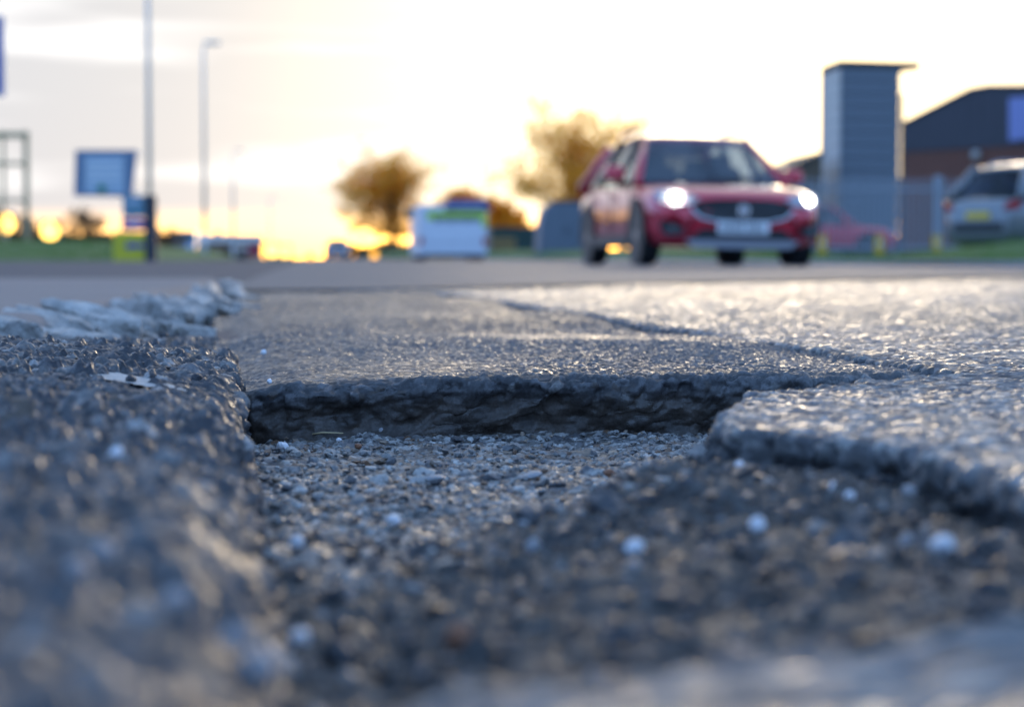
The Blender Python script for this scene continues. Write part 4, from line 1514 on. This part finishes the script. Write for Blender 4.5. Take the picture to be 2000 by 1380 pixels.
# ------------------------------------------------------------------ buildings
M['clad_tower'] = plain('blue_grey_cladding', (0.145, 0.165, 0.20), 0.5, metal=0.1, var=0.10, scale=0.8)
M['clad_pale'] = plain('pale_grey_cladding', (0.55, 0.54, 0.52), 0.5, var=0.15, scale=0.8)  # light on the tower's left side is put into this paler colour
M['clad_dark'] = plain('dark_purple_grey_cladding', (0.050, 0.045, 0.060), 0.55, var=0.15, scale=0.5)
M['roof_dark'] = plain('dark_roof_sheet', (0.04, 0.04, 0.045), 0.6, var=0.15)
M['shed_wall'] = plain('brown_shed_wall', (0.12, 0.085, 0.06), 0.8, var=0.2)
M['lilac'] = plain('lilac_blue_sign', (0.25, 0.27, 0.55), 0.5, var=0.06)
m, nt, pbs = new_mat('red_brick')
bt = nt.nodes.new('ShaderNodeTexBrick')
bt.inputs['Color1'].default_value = (0.22, 0.065, 0.04, 1)
bt.inputs['Color2'].default_value = (0.15, 0.045, 0.03, 1)
bt.inputs['Mortar'].default_value = (0.16, 0.12, 0.10, 1)
bt.inputs['Scale'].default_value = 4.4
tcb = nt.nodes.new('ShaderNodeTexCoord')
mpb = nt.nodes.new('ShaderNodeMapping')
mpb.inputs['Rotation'].default_value = (R(90), 0, 0)
nt.links.new(tcb.outputs['Object'], mpb.inputs[0])
nt.links.new(mpb.outputs[0], bt.inputs['Vector'])
nt.links.new(bt.outputs[0], pbs.inputs['Base Color'])
pbs.inputs['Roughness'].default_value = 0.85
M['brick'] = m

# clad stair tower
TY = 80.0
xa, xb = at(1641, 300, TY).x, at(1757, 300, TY).x
zt = at(1700, 121, TY).z
wx = xb - xa
t = empty('stair_tower', ((xa + xb) / 2, TY, 0.0))
tag(t, 'tall blue-grey clad tower with a pale side behind the fence', 'tower')
dep = 3.4
box('core', (0, dep / 2 + .03, zt / 2), (wx - .08, dep - .1, zt - .02), M['clad_tower'], t)
nb = 15
hgt = (zt - .25) / nb
pan = None
for i in range(nb):
    if pan is None:
        pan = box('cladding_panel', (0, 0, 0), (wx, .05, hgt - .035), M['clad_tower'], t, bevel=.012)
        q = pan
    else:
        q = pan.copy()
        COL.objects.link(q)
        q.parent = t
    q.location = (0, 0, hgt * (i + .5))
sp = None
# the return wall runs back to the left, coloured paler as if lit
back = at(1606, 300, TY + 3.0).x - (xa + xb) / 2
for i in range(nb):
    if sp is None:
        sp = mesh('side_panel', [(-wx / 2 - .03, .0, -hgt / 2 + .018), (back, 3.0, -hgt / 2 + .018), (back, 3.0, hgt / 2 - .018), (-wx / 2 - .03, .0, hgt / 2 - .018),
                                 (-wx / 2 + .03, .03, -hgt / 2 + .018), (back + .06, 3.03, -hgt / 2 + .018), (back + .06, 3.03, hgt / 2 - .018), (-wx / 2 + .03, .03, hgt / 2 - .018)],
                  [(0, 3, 2, 1), (4, 5, 6, 7), (0, 1, 5, 4), (3, 7, 6, 2), (1, 2, 6, 5), (0, 4, 7, 3)], M['clad_pale'], t)
        q = sp
    else:
        q = sp.copy()
        COL.objects.link(q)
        q.parent = t
    q.location = (0, 0, hgt * (i + .5))
prism('side_core', [(-wx / 2 + .04, .05, 0), (back + .07, 3.0, 0), (back + .6, 3.3, 0), (-wx / 2 + .5, .5, 0)], (0, 0, zt - .03), M['clad_pale'], t)
prism('roof', [(-wx / 2 - .06, -.08, zt - .24), (back - .06, 3.1, zt - .24), (wx / 2 + .06, dep + .1, zt - .24), (wx / 2 + .80, -.06, zt - .30)], (0, 0, .30), M['roof_dark'], t)
box('downpipe', (wx / 2 + .09, -.02, zt * .42), (.10, .10, zt * .84), M['dark_grey'], t)

# dark industrial unit on the right, its front running away to the left
a0, b0 = at(1762, 340, 95), at(2120, 340, 86)
t = empty('industrial_unit', (a0.x, a0.y, 0.0))
tag(t, 'dark clad industrial unit over red brick at the right picture edge', 'building')
ax = (Vector((b0.x, b0.y, 0)) - Vector((a0.x, a0.y, 0)))
Lw = ax.length
ax.normalize()
nx_ = Vector((ax.y, -ax.x, 0))
nx_ = nx_ if nx_.y < 0 else -nx_


def on_front(u, v, out=0.0):
    d = Rcam @ Vector(((u - CX) / F_PX, (CY - v) / F_PX, -1.0))
    o = Vector((0, 0, CAM_Z))
    k = (Vector((a0.x, a0.y, 0)) - o).dot(nx_) / d.dot(nx_)
    return o + d * k + nx_ * out - t.location


zbr = on_front(1765, 312).z
zb1 = on_front(1995, 270).z
pts = [on_front(1762, 338), on_front(2115, 330)]
pts[0].z = -.1
pts[1].z = -.1
e0, e1 = pts[0].copy(), pts[1].copy()
zbm = (zbr + zb1) / 2
lo = [e0, e1, Vector((e1.x, e1.y, zbm)), Vector((e0.x, e0.y, zbm))]
prism('brick_wall', lo, -nx_ * .4, M['brick'], t)
roofl = [on_front(1762, 246), on_front(1898, 178), on_front(1935, 172), on_front(2000, 172), on_front(2115, 168)]
fr = [Vector((e0.x, e0.y, zbm))] + roofl[:1] + roofl[1:] + [Vector((e1.x, e1.y, zbm))]
# cladding in vertical sheets, each its own piece
ns = 26


def roof_at(s):
    x = e0.lerp(e1, s)
    for p0, p1 in zip(roofl[:-1], roofl[1:]):
        s0 = (p0 - e0).dot(ax) / (e1 - e0).length
        s1 = (p1 - e0).dot(ax) / (e1 - e0).length
        if s <= s1 or p1 is roofl[-1]:
            f_ = min(1, max(0, (s - s0) / max(1e-6, s1 - s0)))
            return p0.z + (p1.z - p0.z) * f_
    return roofl[-1].z


for i in range(ns):
    s0, s1 = i / ns + .0006, (i + 1) / ns - .0006
    g0, g1 = e0.lerp(e1, s0), e0.lerp(e1, s1)
    o_ = nx_ * (.06 + .012 * (i % 2))
    prism('cladding_sheet', [Vector((g0.x, g0.y, zbm + .02)) + o_, Vector((g1.x, g1.y, zbm + .02)) + o_, Vector((g1.x, g1.y, roof_at(s1))) + o_, Vector((g0.x, g0.y, roof_at(s0))) + o_], -nx_ * .1, M['clad_dark'], t)
core = [Vector((e0.x, e0.y, zbm))] + [p_ - Vector((0, 0, .05)) for p_ in roofl] + [Vector((e1.x, e1.y, zbm))]
prism('wall', core, -nx_ * 12 , M['clad_dark'], t)
for i, (p0, p1) in enumerate(zip(roofl[:-1], roofl[1:])):
    prism('roof_edge', [p0 + nx_ * .14, p1 + nx_ * .14, p1 + nx_ * .14 + Vector((0, 0, .14)), p0 + nx_ * .14 + Vector((0, 0, .14))], -nx_ * 12.2, M['roof_dark'], t)
sg = [on_front(1976, 276, .12), on_front(2060, 266, .12), on_front(2060, 186, .12), on_front(1976, 192, .12)]
prism('sign_panel', sg, nx_ * .08, M['lilac'], t)
c_ = on_front(1909, 302, .12)
lampb = box('wall_lamp', c_, (.36, .3, .36), M['clad_pale'], t, bevel=.1)

# low shed left of the tower
TY = 78.0
t = empty('low_shed', (at(1565, 400, TY).x, TY, 0))
tag(t, 'low brown shed with a sloping roof left of the tower', 'shed')
ox = t.location
sh = [at(1500, 520, TY), at(1606, 520, TY), at(1606, 302, TY), at(1530, 338, TY), at(1500, 352, TY)]
for p_ in sh[:2]:
    p_.z = -.1
prism('wall', [p_ - ox for p_ in sh], (0, 5, 0), M['shed_wall'], t)
up = Vector((0, 0, .12))
rf = [sh[4] - ox + Vector((-.2, -.15, -.05)), sh[2] - ox + Vector((.05, -.15, .02))]
prism('roof', [rf[0], rf[1], rf[1] + up, rf[0] + up], (0, 5.3, 0), M['roof_dark'], t)
box('door', (-.2, -.04, 1.0), (1.0, .06, 2.0), M['dark_grey'], t)

# palisade fence
M['pale_steel'] = plain('galvanised_pale', (0.30, 0.325, 0.37), 0.45, metal=0.3, var=0.12)
TY = 50.0
x0, x1 = at(1500, 500, TY).x, at(2060, 500, TY).x
t = empty('palisade_fence', (x0, TY, 0.06))
tag(t, 'grey steel palisade fence in front of the tower', 'fence')
zf = at(1700, 346, TY).z - .06
pale = None
n_p = int((x1 - x0) / .145)
for i in range(n_p):
    if pale is None:
        w_ = .027
        pr = [(-w_, 0, 0), (-w_ * .4, -.02, 0), (w_ * .4, -.02, 0), (w_, 0, 0)]
        V = []
        for z in (0, zf - .10):
            V += [(a_, b_, z) for a_, b_, _ in pr]
        V += [(0, -.01, zf)]
        Fc = [(i_, i_ + 1, i_ + 5, i_ + 4) for i_ in range(3)] + [(4, 5, 8), (5, 6, 8), (6, 7, 8)]
        pale = mesh('pale', V, Fc, M['pale_steel'], t)
        q = pale
    else:
        q = pale.copy()
        COL.objects.link(q)
        q.parent = t
    q.location = (i * .145, 0, random.uniform(-.01, .01))
    q.rotation_euler = (0, random.uniform(-.006, .006), 0)
for z in (.30, zf - .30):
    box('rail', ((x1 - x0) / 2, .03, z), (x1 - x0, .045, .06), M['pale_steel'], t)
for u in (1560, 1832):
    box('post', (at(u, 500, TY).x - x0, .06, zf / 2 + .02), (.20 if u > 1800 else .11, .10, zf + .04), M['pale_steel'], t, bevel=.01)

# three yellow timber posts on the verge
M['post_yellow'] = plain('ochre_painted_post', (0.70, 0.42, 0.05), 0.7, var=0.25, scale=9)
TY = 43.0
for u, lb in ((1606, 'ochre verge post nearest the red car'), (1717, 'middle ochre verge post in front of the fence'), (1829, 'ochre verge post nearest the silver car')):
    b = at(u, 508, TY)
    t = empty('verge_post', (b.x, TY, 0.03))
    tag(t, lb, 'post', 'ochre posts on the verge')
    hp = at(u, 461, TY).z - .03
    box('shaft', (0, 0, hp / 2 - .02), (.16, .16, hp), M['post_yellow'], t, bevel=.015)
    prism('cap', [(-.09, -.09, hp - .01), (.09, -.09, hp - .01), (.09, .09, hp - .01), (-.09, .09, hp - .01)], (0, 0, .03), M['post_yellow'], t)
    box('reflector', (0, -.086, hp * .72), (.07, .012, .09), M['print_white'], t)

# slate-grey cabinet left of the red car
M['slate'] = plain('slate_grey_paint', (0.13, 0.155, 0.19), 0.55, var=0.1, scale=2)
TY = 66.0
t = empty('utility_cabinet', (at(1106, 505, TY).x, TY, 0.05))
tag(t, 'slate-grey steel cabin standing left of the red car', 'cabin')
ox = t.location
cb = [at(1064, 516, TY), at(1176, 516, TY), at(1176, 396, TY), at(1086, 396, TY), at(1066, 404, TY), at(1056, 440, TY), at(1054, 490, TY)]
for p_ in cb[:2]:
    p_.z = .03
prism('shell', [p_ - ox for p_ in cb], (0, 1.6, 0), M['slate'], t)
for i in range(3):
    box('door_panel', (-.36 + i * .40, -.012, .95), (.37, .03, 1.55), M['slate'], t, bevel=.01)
box('door_handle', (.02, -.05, .95), (.03, .05, .22), M['dark_grey'], t)
box('roof_cap', (.16, .8, at(1100, 394, TY).z - .04), (1.1, 1.66, .05), M['dark_grey'], t)

# dark green container and pallet
M['dk_green'] = plain('dark_green_steel', (0.025, 0.06, 0.05), 0.55, var=0.2, scale=2)
M['pallet'] = plain('pallet_wood', (0.28, 0.17, 0.06), 0.85, var=0.3, scale=5)
TY = 88.0
t = empty('green_container', (at(1015, 505, TY).x, TY, 0.05))
tag(t, 'dark green ribbed steel container between the truck and the cabin', 'container')
cw = at(1068, 500, TY).x - at(958, 500, TY).x
ch = at(1000, 446, TY).z
box('body', (0, 1.2, ch / 2), (cw, 2.3, ch), M['dk_green'], t)
rib = None
for i in range(12):
    if rib is None:
        rib = box('rib', (0, 0, 0), (.09, .06, ch - .16), M['dk_green'], t, bevel=.01)
        q = rib
    else:
        q = rib.copy()
        COL.objects.link(q)
        q.parent = t
    q.location = (-cw / 2 + cw * (i + .5) / 12, .03, ch / 2)
box('top_rail', (0, .03, ch - .03), (cw + .02, .10, .08), M['dk_green'], t)
pv = Vector((at(985, 505, 84).x, 84, .055))
t = empty('wooden_pallet', pv)
tag(t, 'brown wooden pallet leaning on the green container', 'pallet')
for i in range(6):
    box('slat', (0, i * .02, .08 + i * .15), (.95, .03, .11), M['pallet'], t)
for s in (-1, 0, 1):
    box('bearer', (s * .42, .10, .46), (.09, .09, .90), M['pallet'], t, Euler((-.13, 0, 0)))

# long low buildings on the horizon, left of the road end
M['far_wall'] = plain('far_grey_wall', (0.16, 0.15, 0.14), 0.8, var=0.15, scale=.4)
M['far_roof'] = plain('far_pale_roof', (0.34, 0.35, 0.34), 0.7, var=0.1, scale=.4)
M['far_brick'] = plain('far_brick', (0.22, 0.10, 0.06), 0.85, var=0.2, scale=.5)
M['far_red'] = plain('far_red_panel', (0.35, 0.02, 0.05), 0.5, var=0.1)


def far_shed(u0, u1, v_eave, v_ridge, y, wm, rm, label, nwin):
    a_, b_ = at(u0, 505, y), at(u1, 505, y)
    w_ = b_.x - a_.x
    t = empty('warehouse', ((a_.x + b_.x) / 2, y, 0))
    tag(t, label, 'building')
    ze, zr_ = at(u0, v_eave, y).z, at(u0, v_ridge, y).z
    box('wall', (0, 6, ze / 2), (w_, 12, ze), wm, t)
    prism('roof', [(-w_ / 2 - .2, -.3, ze + .003), (-w_ / 2 - .2, 12.3, ze + .003), (-w_ / 2 - .2, 6, zr_)], (w_ + .4, 0, 0), rm, t)
    for i in range(nwin):
        x = -w_ / 2 + w_ * (i + .5) / nwin
        wd_ = box('window', (x, -.04, ze * .6), (w_ / nwin * .55, .08, ze * .34), M['dark_glass'], t)
        box('sill', (x, -.09, ze * .6 - ze * .19), (w_ / nwin * .6, .1, .08), M['far_roof'], wd_)
    box('door', (w_ * .1, -.04, ze * .3), (1.6, .06, ze * .6), M['dark_grey'], t)


far_shed(372, 508, 474, 456, 205, M['far_wall'], M['far_roof'], 'long grey warehouse with a pale roof left of the road end', 7)
far_shed(415, 492, 488, 482, 185, M['far_brick'], M['far_roof'], 'low brick building in front of the grey warehouse', 4)
t = empty('red_hoarding', (at(497, 506, 178).x, 178, 0))
tag(t, 'small red hoarding at the end of the warehouse', 'hoarding')
zt = at(497, 478, 178).z
box('board', (0, 0, zt * .6), (1.0, .08, zt * .8), M['far_red'], t)
for s in (-1, 1):
    box('leg', (s * .4, .08, zt * .5), (.09, .08, zt), M['galv'], t)

# glowing amber discs on invented bollards, added for orange light spots
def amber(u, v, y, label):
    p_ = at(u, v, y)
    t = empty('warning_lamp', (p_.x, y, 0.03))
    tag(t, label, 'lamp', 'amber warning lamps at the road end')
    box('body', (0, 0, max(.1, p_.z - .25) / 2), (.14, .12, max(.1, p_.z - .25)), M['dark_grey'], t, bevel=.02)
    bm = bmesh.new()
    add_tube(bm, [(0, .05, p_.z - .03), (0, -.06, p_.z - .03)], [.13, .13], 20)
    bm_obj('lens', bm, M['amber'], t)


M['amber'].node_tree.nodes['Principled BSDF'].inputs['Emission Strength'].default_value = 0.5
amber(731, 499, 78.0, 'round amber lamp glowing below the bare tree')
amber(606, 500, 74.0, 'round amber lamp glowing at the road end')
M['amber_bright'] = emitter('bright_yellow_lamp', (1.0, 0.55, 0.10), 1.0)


def sun_gap(u, v, y, r, label):  # added glowing disc, stands in for low sun or sky through gaps
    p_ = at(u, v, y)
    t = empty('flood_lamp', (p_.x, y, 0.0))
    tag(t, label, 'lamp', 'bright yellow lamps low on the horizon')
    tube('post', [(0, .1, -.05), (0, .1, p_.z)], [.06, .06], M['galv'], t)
    box('housing', (0, .09, p_.z), (r * 2.3, .16, r * 2.3), M['dark_grey'], t, bevel=.04)  # invented carrier for the added disc
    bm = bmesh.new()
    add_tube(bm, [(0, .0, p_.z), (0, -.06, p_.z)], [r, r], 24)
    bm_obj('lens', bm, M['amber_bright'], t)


sun_gap(10, 436, 90, .42, 'bright yellow lamp low at the left picture edge')
sun_gap(98, 450, 92, .40, 'bright yellow lamp left of the notice board')
sun_gap(532, 488, 150, .50, 'left of two bright lamps beside the warehouse end')
sun_gap(556, 490, 155, .48, 'right of two bright lamps beside the warehouse end')

# ------------------------------------------------------------------ trees and shrubs
M['bark'] = plain('bark', (0.10, 0.065, 0.04), 0.85, var=0.3, scale=4)
M['twig'] = plain('russet_twig', (0.40, 0.17, 0.05), 0.8, var=0.3, scale=2)
M['dead_leaf'] = leafy('dry_golden_leaf', (0.96, 0.46, 0.04), (0.97, 0.58, 0.08), 0.97)  # added leaves, their gold stands for sky glow through bare twigs
M['shrub_leaf'] = leafy('brown_hedge_leaf', (0.10, 0.06, 0.03), (0.20, 0.11, 0.04), 0.45)


def tree(name, label, base, height, crown_w, seed, leaves=5000, group='bare trees along the horizon', z0=.25, limbs=26, leaf=.16, lmat='dead_leaf', cat='tree', top=1.0, thick=1.0):
    """limbs reach into an egg-shaped crown, split into branches and twigs; dry leaves hang round the twig ends"""
    rg = random.Random(seed)
    t = empty(name, base)
    tag(t, label, cat, group)
    bmT, bmC = bmesh.new(), bmesh.new()
    zc, rz_, rx_ = height * (1 + z0) / 2, height * (1 - z0) / 2, crown_w / 2

    def inside(scale=1.0):
        while True:
            v = Vector((rg.uniform(-1, 1), rg.uniform(-1, 1), rg.uniform(-1, 1)))
            if v.length < 1 and v.length > .35:
                k = (.78 + .3 * mnz.noise(v.normalized() * 1.7 + Vector((seed, 0, 0)))) * scale
                w_ = 1 - .35 * max(0, v.z) * top
                return Vector((v.x * rx_ * w_ * k * 1.3, v.y * rx_ * w_ * k * 1.3, zc + v.z * rz_ * min(1, k * 1.2)))

    def branch(bm, a, b, r0, r1, n, sag, seg=5):
        m_ = a.lerp(b, .5) + Vector((rg.gauss(0, .07), rg.gauss(0, .07), sag)) * (b - a).length
        pts = []
        for i in range(seg + 1):
            s_ = i / seg
            pts.append(a * (1 - s_) ** 2 + m_ * 2 * s_ * (1 - s_) + b * s_ ** 2)
        add_tube(bm, pts, [r0 + (r1 - r0) * i / seg for i in range(seg + 1)], n, cap=False)
        return pts

    hr = height * .022 * thick
    th_ = height * z0 * 1.15
    trunk = [Vector((rg.gauss(0, .01) * height * i / 6, rg.gauss(0, .01) * height * i / 6, -.1 + (height * .62 + .1) * i / 6)) for i in range(7)]
    add_tube(bmT, trunk, [hr * (1.25 - .17 * i) for i in range(7)], 9, cap=False)
    tips = []
    for l in range(limbs):
        b = inside()
        za = max(th_ * .8, min(b.z * .75, height * .6)) * rg.uniform(.75, 1.0)
        a = Vector((0, 0, za))
        p1 = branch(bmT, a, b, hr * .30, hr * .07, 5, .10)
        for k in range(7):
            q = p1[rg.randint(2, 5)]
            e = q + Vector((rg.gauss(0, .10), rg.gauss(0, .10), rg.gauss(.05, .08))) * height
            p2 = branch(bmC, q, e, hr * .07, hr * .025, 4, .05, 4)
            for k2 in range(5):
                q2 = p2[rg.randint(1, 4)]
                e2 = q2 + Vector((rg.gauss(0, .05), rg.gauss(0, .05), rg.gauss(.03, .045))) * height
                branch(bmC, q2, e2, hr * .028, hr * .014, 3, 0, 2)
                tips.append(e2)
                tips.append(q2.lerp(e2, .5))
    bm_obj('trunk', bmT, M['bark'], t, True)
    lv = []
    for i in range(leaves):
        c_ = rg.choice(tips) + Vector((rg.gauss(0, .026), rg.gauss(0, .026), rg.gauss(0, .022))) * height
        a_ = Vector((rg.gauss(0, 1), rg.gauss(0, 1), rg.gauss(.4, 1))).normalized()
        b_ = a_.orthogonal().normalized()
        s_ = leaf * rg.uniform(.5, 1.3)
        lv.append((c_ + a_ * s_, c_ + b_ * s_ * .38, c_ - a_ * s_, c_ - b_ * s_ * .38))
    V = [q for l in lv for q in l]
    cr = mesh('crown', V, [tuple(range(4 * i, 4 * i + 4)) for i in range(len(lv))], M[lmat], t)
    bm_obj('twigs', bmC, M['twig'], cr)
    return t


def at_ground(u, y, z=0.0):
    p_ = at(u, 500, y)
    return Vector((p_.x, y, z))


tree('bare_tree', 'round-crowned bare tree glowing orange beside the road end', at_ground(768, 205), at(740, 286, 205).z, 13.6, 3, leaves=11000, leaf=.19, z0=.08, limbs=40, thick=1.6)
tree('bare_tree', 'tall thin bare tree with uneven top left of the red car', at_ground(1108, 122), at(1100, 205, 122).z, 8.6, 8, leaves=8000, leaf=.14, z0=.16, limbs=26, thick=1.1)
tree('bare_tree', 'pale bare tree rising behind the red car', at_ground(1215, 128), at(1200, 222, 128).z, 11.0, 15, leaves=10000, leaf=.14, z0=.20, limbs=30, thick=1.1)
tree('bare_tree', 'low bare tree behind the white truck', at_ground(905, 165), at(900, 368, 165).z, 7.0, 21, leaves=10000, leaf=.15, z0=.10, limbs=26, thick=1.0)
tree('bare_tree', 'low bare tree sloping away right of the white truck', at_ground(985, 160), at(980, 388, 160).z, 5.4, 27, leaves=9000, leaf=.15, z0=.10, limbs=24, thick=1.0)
tree('shrub', 'dark bare shrub under the notice board', at_ground(172, 74, .4), at(170, 404, 74).z - .4, 2.3, 33, leaves=3000, leaf=.05, z0=.05, limbs=24, group='shrubs on the left bank', lmat='shrub_leaf', cat='shrub')
tree('shrub', 'dark bare shrub at the foot of the open frame', at_ground(52, 76, .4), at(52, 418, 76).z - .4, 1.2, 39, leaves=2200, leaf=.05, z0=.05, limbs=20, group='shrubs on the left bank', lmat='shrub_leaf', cat='shrub')
tree('shrub', 'low shrub right of the totem sign', at_ground(335, 120), at(335, 446, 120).z, 2.4, 45, leaves=2400, leaf=.07, z0=.05, limbs=20, group='shrubs on the left bank', lmat='shrub_leaf', cat='shrub')
tree('shrub', 'low shrub left of the bare tree at the road end', at_ground(672, 240), at(668, 484, 240).z, 4.2, 51, leaves=1800, leaf=.10, z0=.05, limbs=20, group='shrubs along the road end', lmat='shrub_leaf', cat='shrub')
tree('shrub', 'dark shrub at the foot of the bare tree', at_ground(800, 190), at(800, 466, 190).z, 3.2, 57, leaves=1800, leaf=.10, z0=.05, limbs=20, group='shrubs along the road end', lmat='shrub_leaf', cat='shrub')
tree('shrub', 'tall ragged shrub at the very left picture edge', at_ground(-22, 82, .4), at(0, 396, 82).z - .4, 1.1, 63, leaves=2200, leaf=.05, z0=.05, limbs=20, group='shrubs on the left bank', lmat='shrub_leaf', cat='shrub')
tree('shrub', 'wide low shrub between the bank and the warehouse', at_ground(420, 175), at(420, 470, 175).z, 4.5, 69, leaves=2200, leaf=.09, z0=.05, limbs=22, group='shrubs on the left bank', lmat='shrub_leaf', cat='shrub')


def hedge(u0, u1, v_top, y, z0, seed, n, leaf, label):
    """a long clipped-out hedge: stems and leaf faces through its volume"""
    rg = random.Random(seed)
    a_, b_ = at(u0, 500, y).x, at(u1, 500, y).x
    h_ = at((u0 + u1) / 2, v_top, y).z - z0
    t = empty('hedge', ((a_ + b_) / 2, y, z0))
    tag(t, label, 'hedge', 'low hedges along the horizon')
    w_ = b_ - a_
    V, Fc = [], []
    for i in range(n):
        x = rg.uniform(-.5, .5) * w_
        top = h_ * (.72 + .5 * mnz.noise(Vector((x / h_ * .9, seed, 0))) + .2 * mnz.noise(Vector((x / h_ * 4, seed, 3))))
        c_ = Vector((x, rg.gauss(0, .3) * h_ * .5, max(.02, rg.random() ** .8 * top)))
        d_ = Vector((rg.gauss(0, 1), rg.gauss(0, 1), rg.gauss(.3, 1))).normalized()
        e_ = d_.orthogonal().normalized()
        s_ = leaf * rg.uniform(.5, 1.4)
        k = len(V)
        V += [c_ + d_ * s_, c_ + e_ * s_ * .5, c_ - d_ * s_, c_ - e_ * s_ * .5]
        Fc.append((k, k + 1, k + 2, k + 3))
    mesh('foliage', V, Fc, M['shrub_leaf'], t)
    bm = bmesh.new()
    for i in range(int(w_ / h_ * 5)):
        x = rg.uniform(-.5, .5) * w_
        add_tube(bm, [(x, 0, -.1), (x + rg.gauss(0, .08) * h_, rg.gauss(0, .1) * h_, h_ * .4), (x + rg.gauss(0, .15) * h_, rg.gauss(0, .2) * h_, h_ * .75)], [.03 * h_, .02 * h_, .008 * h_], 4, cap=False)
    tag(bm_obj('stems', bm, M['bark'], t), kind='stuff')


hedge(300, 506, 446, 232, 0.0, 3, 5000, .22, 'long dark hedge behind the warehouse on the left horizon')
hedge(636, 830, 468, 262, 0.0, 5, 4000, .22, 'dark hedge along the foot of the bare tree at the road end')
hedge(-70, 88, 444, 96, .45, 7, 3500, .09, 'low brown hedge on the bank at the left picture edge')
hedge(118, 240, 440, 100, .45, 9, 3500, .09, 'low brown hedge on the bank behind the notice board')
hedge(945, 1075, 440, 140, .3, 11, 4000, .14, 'dark hedge behind the green container')
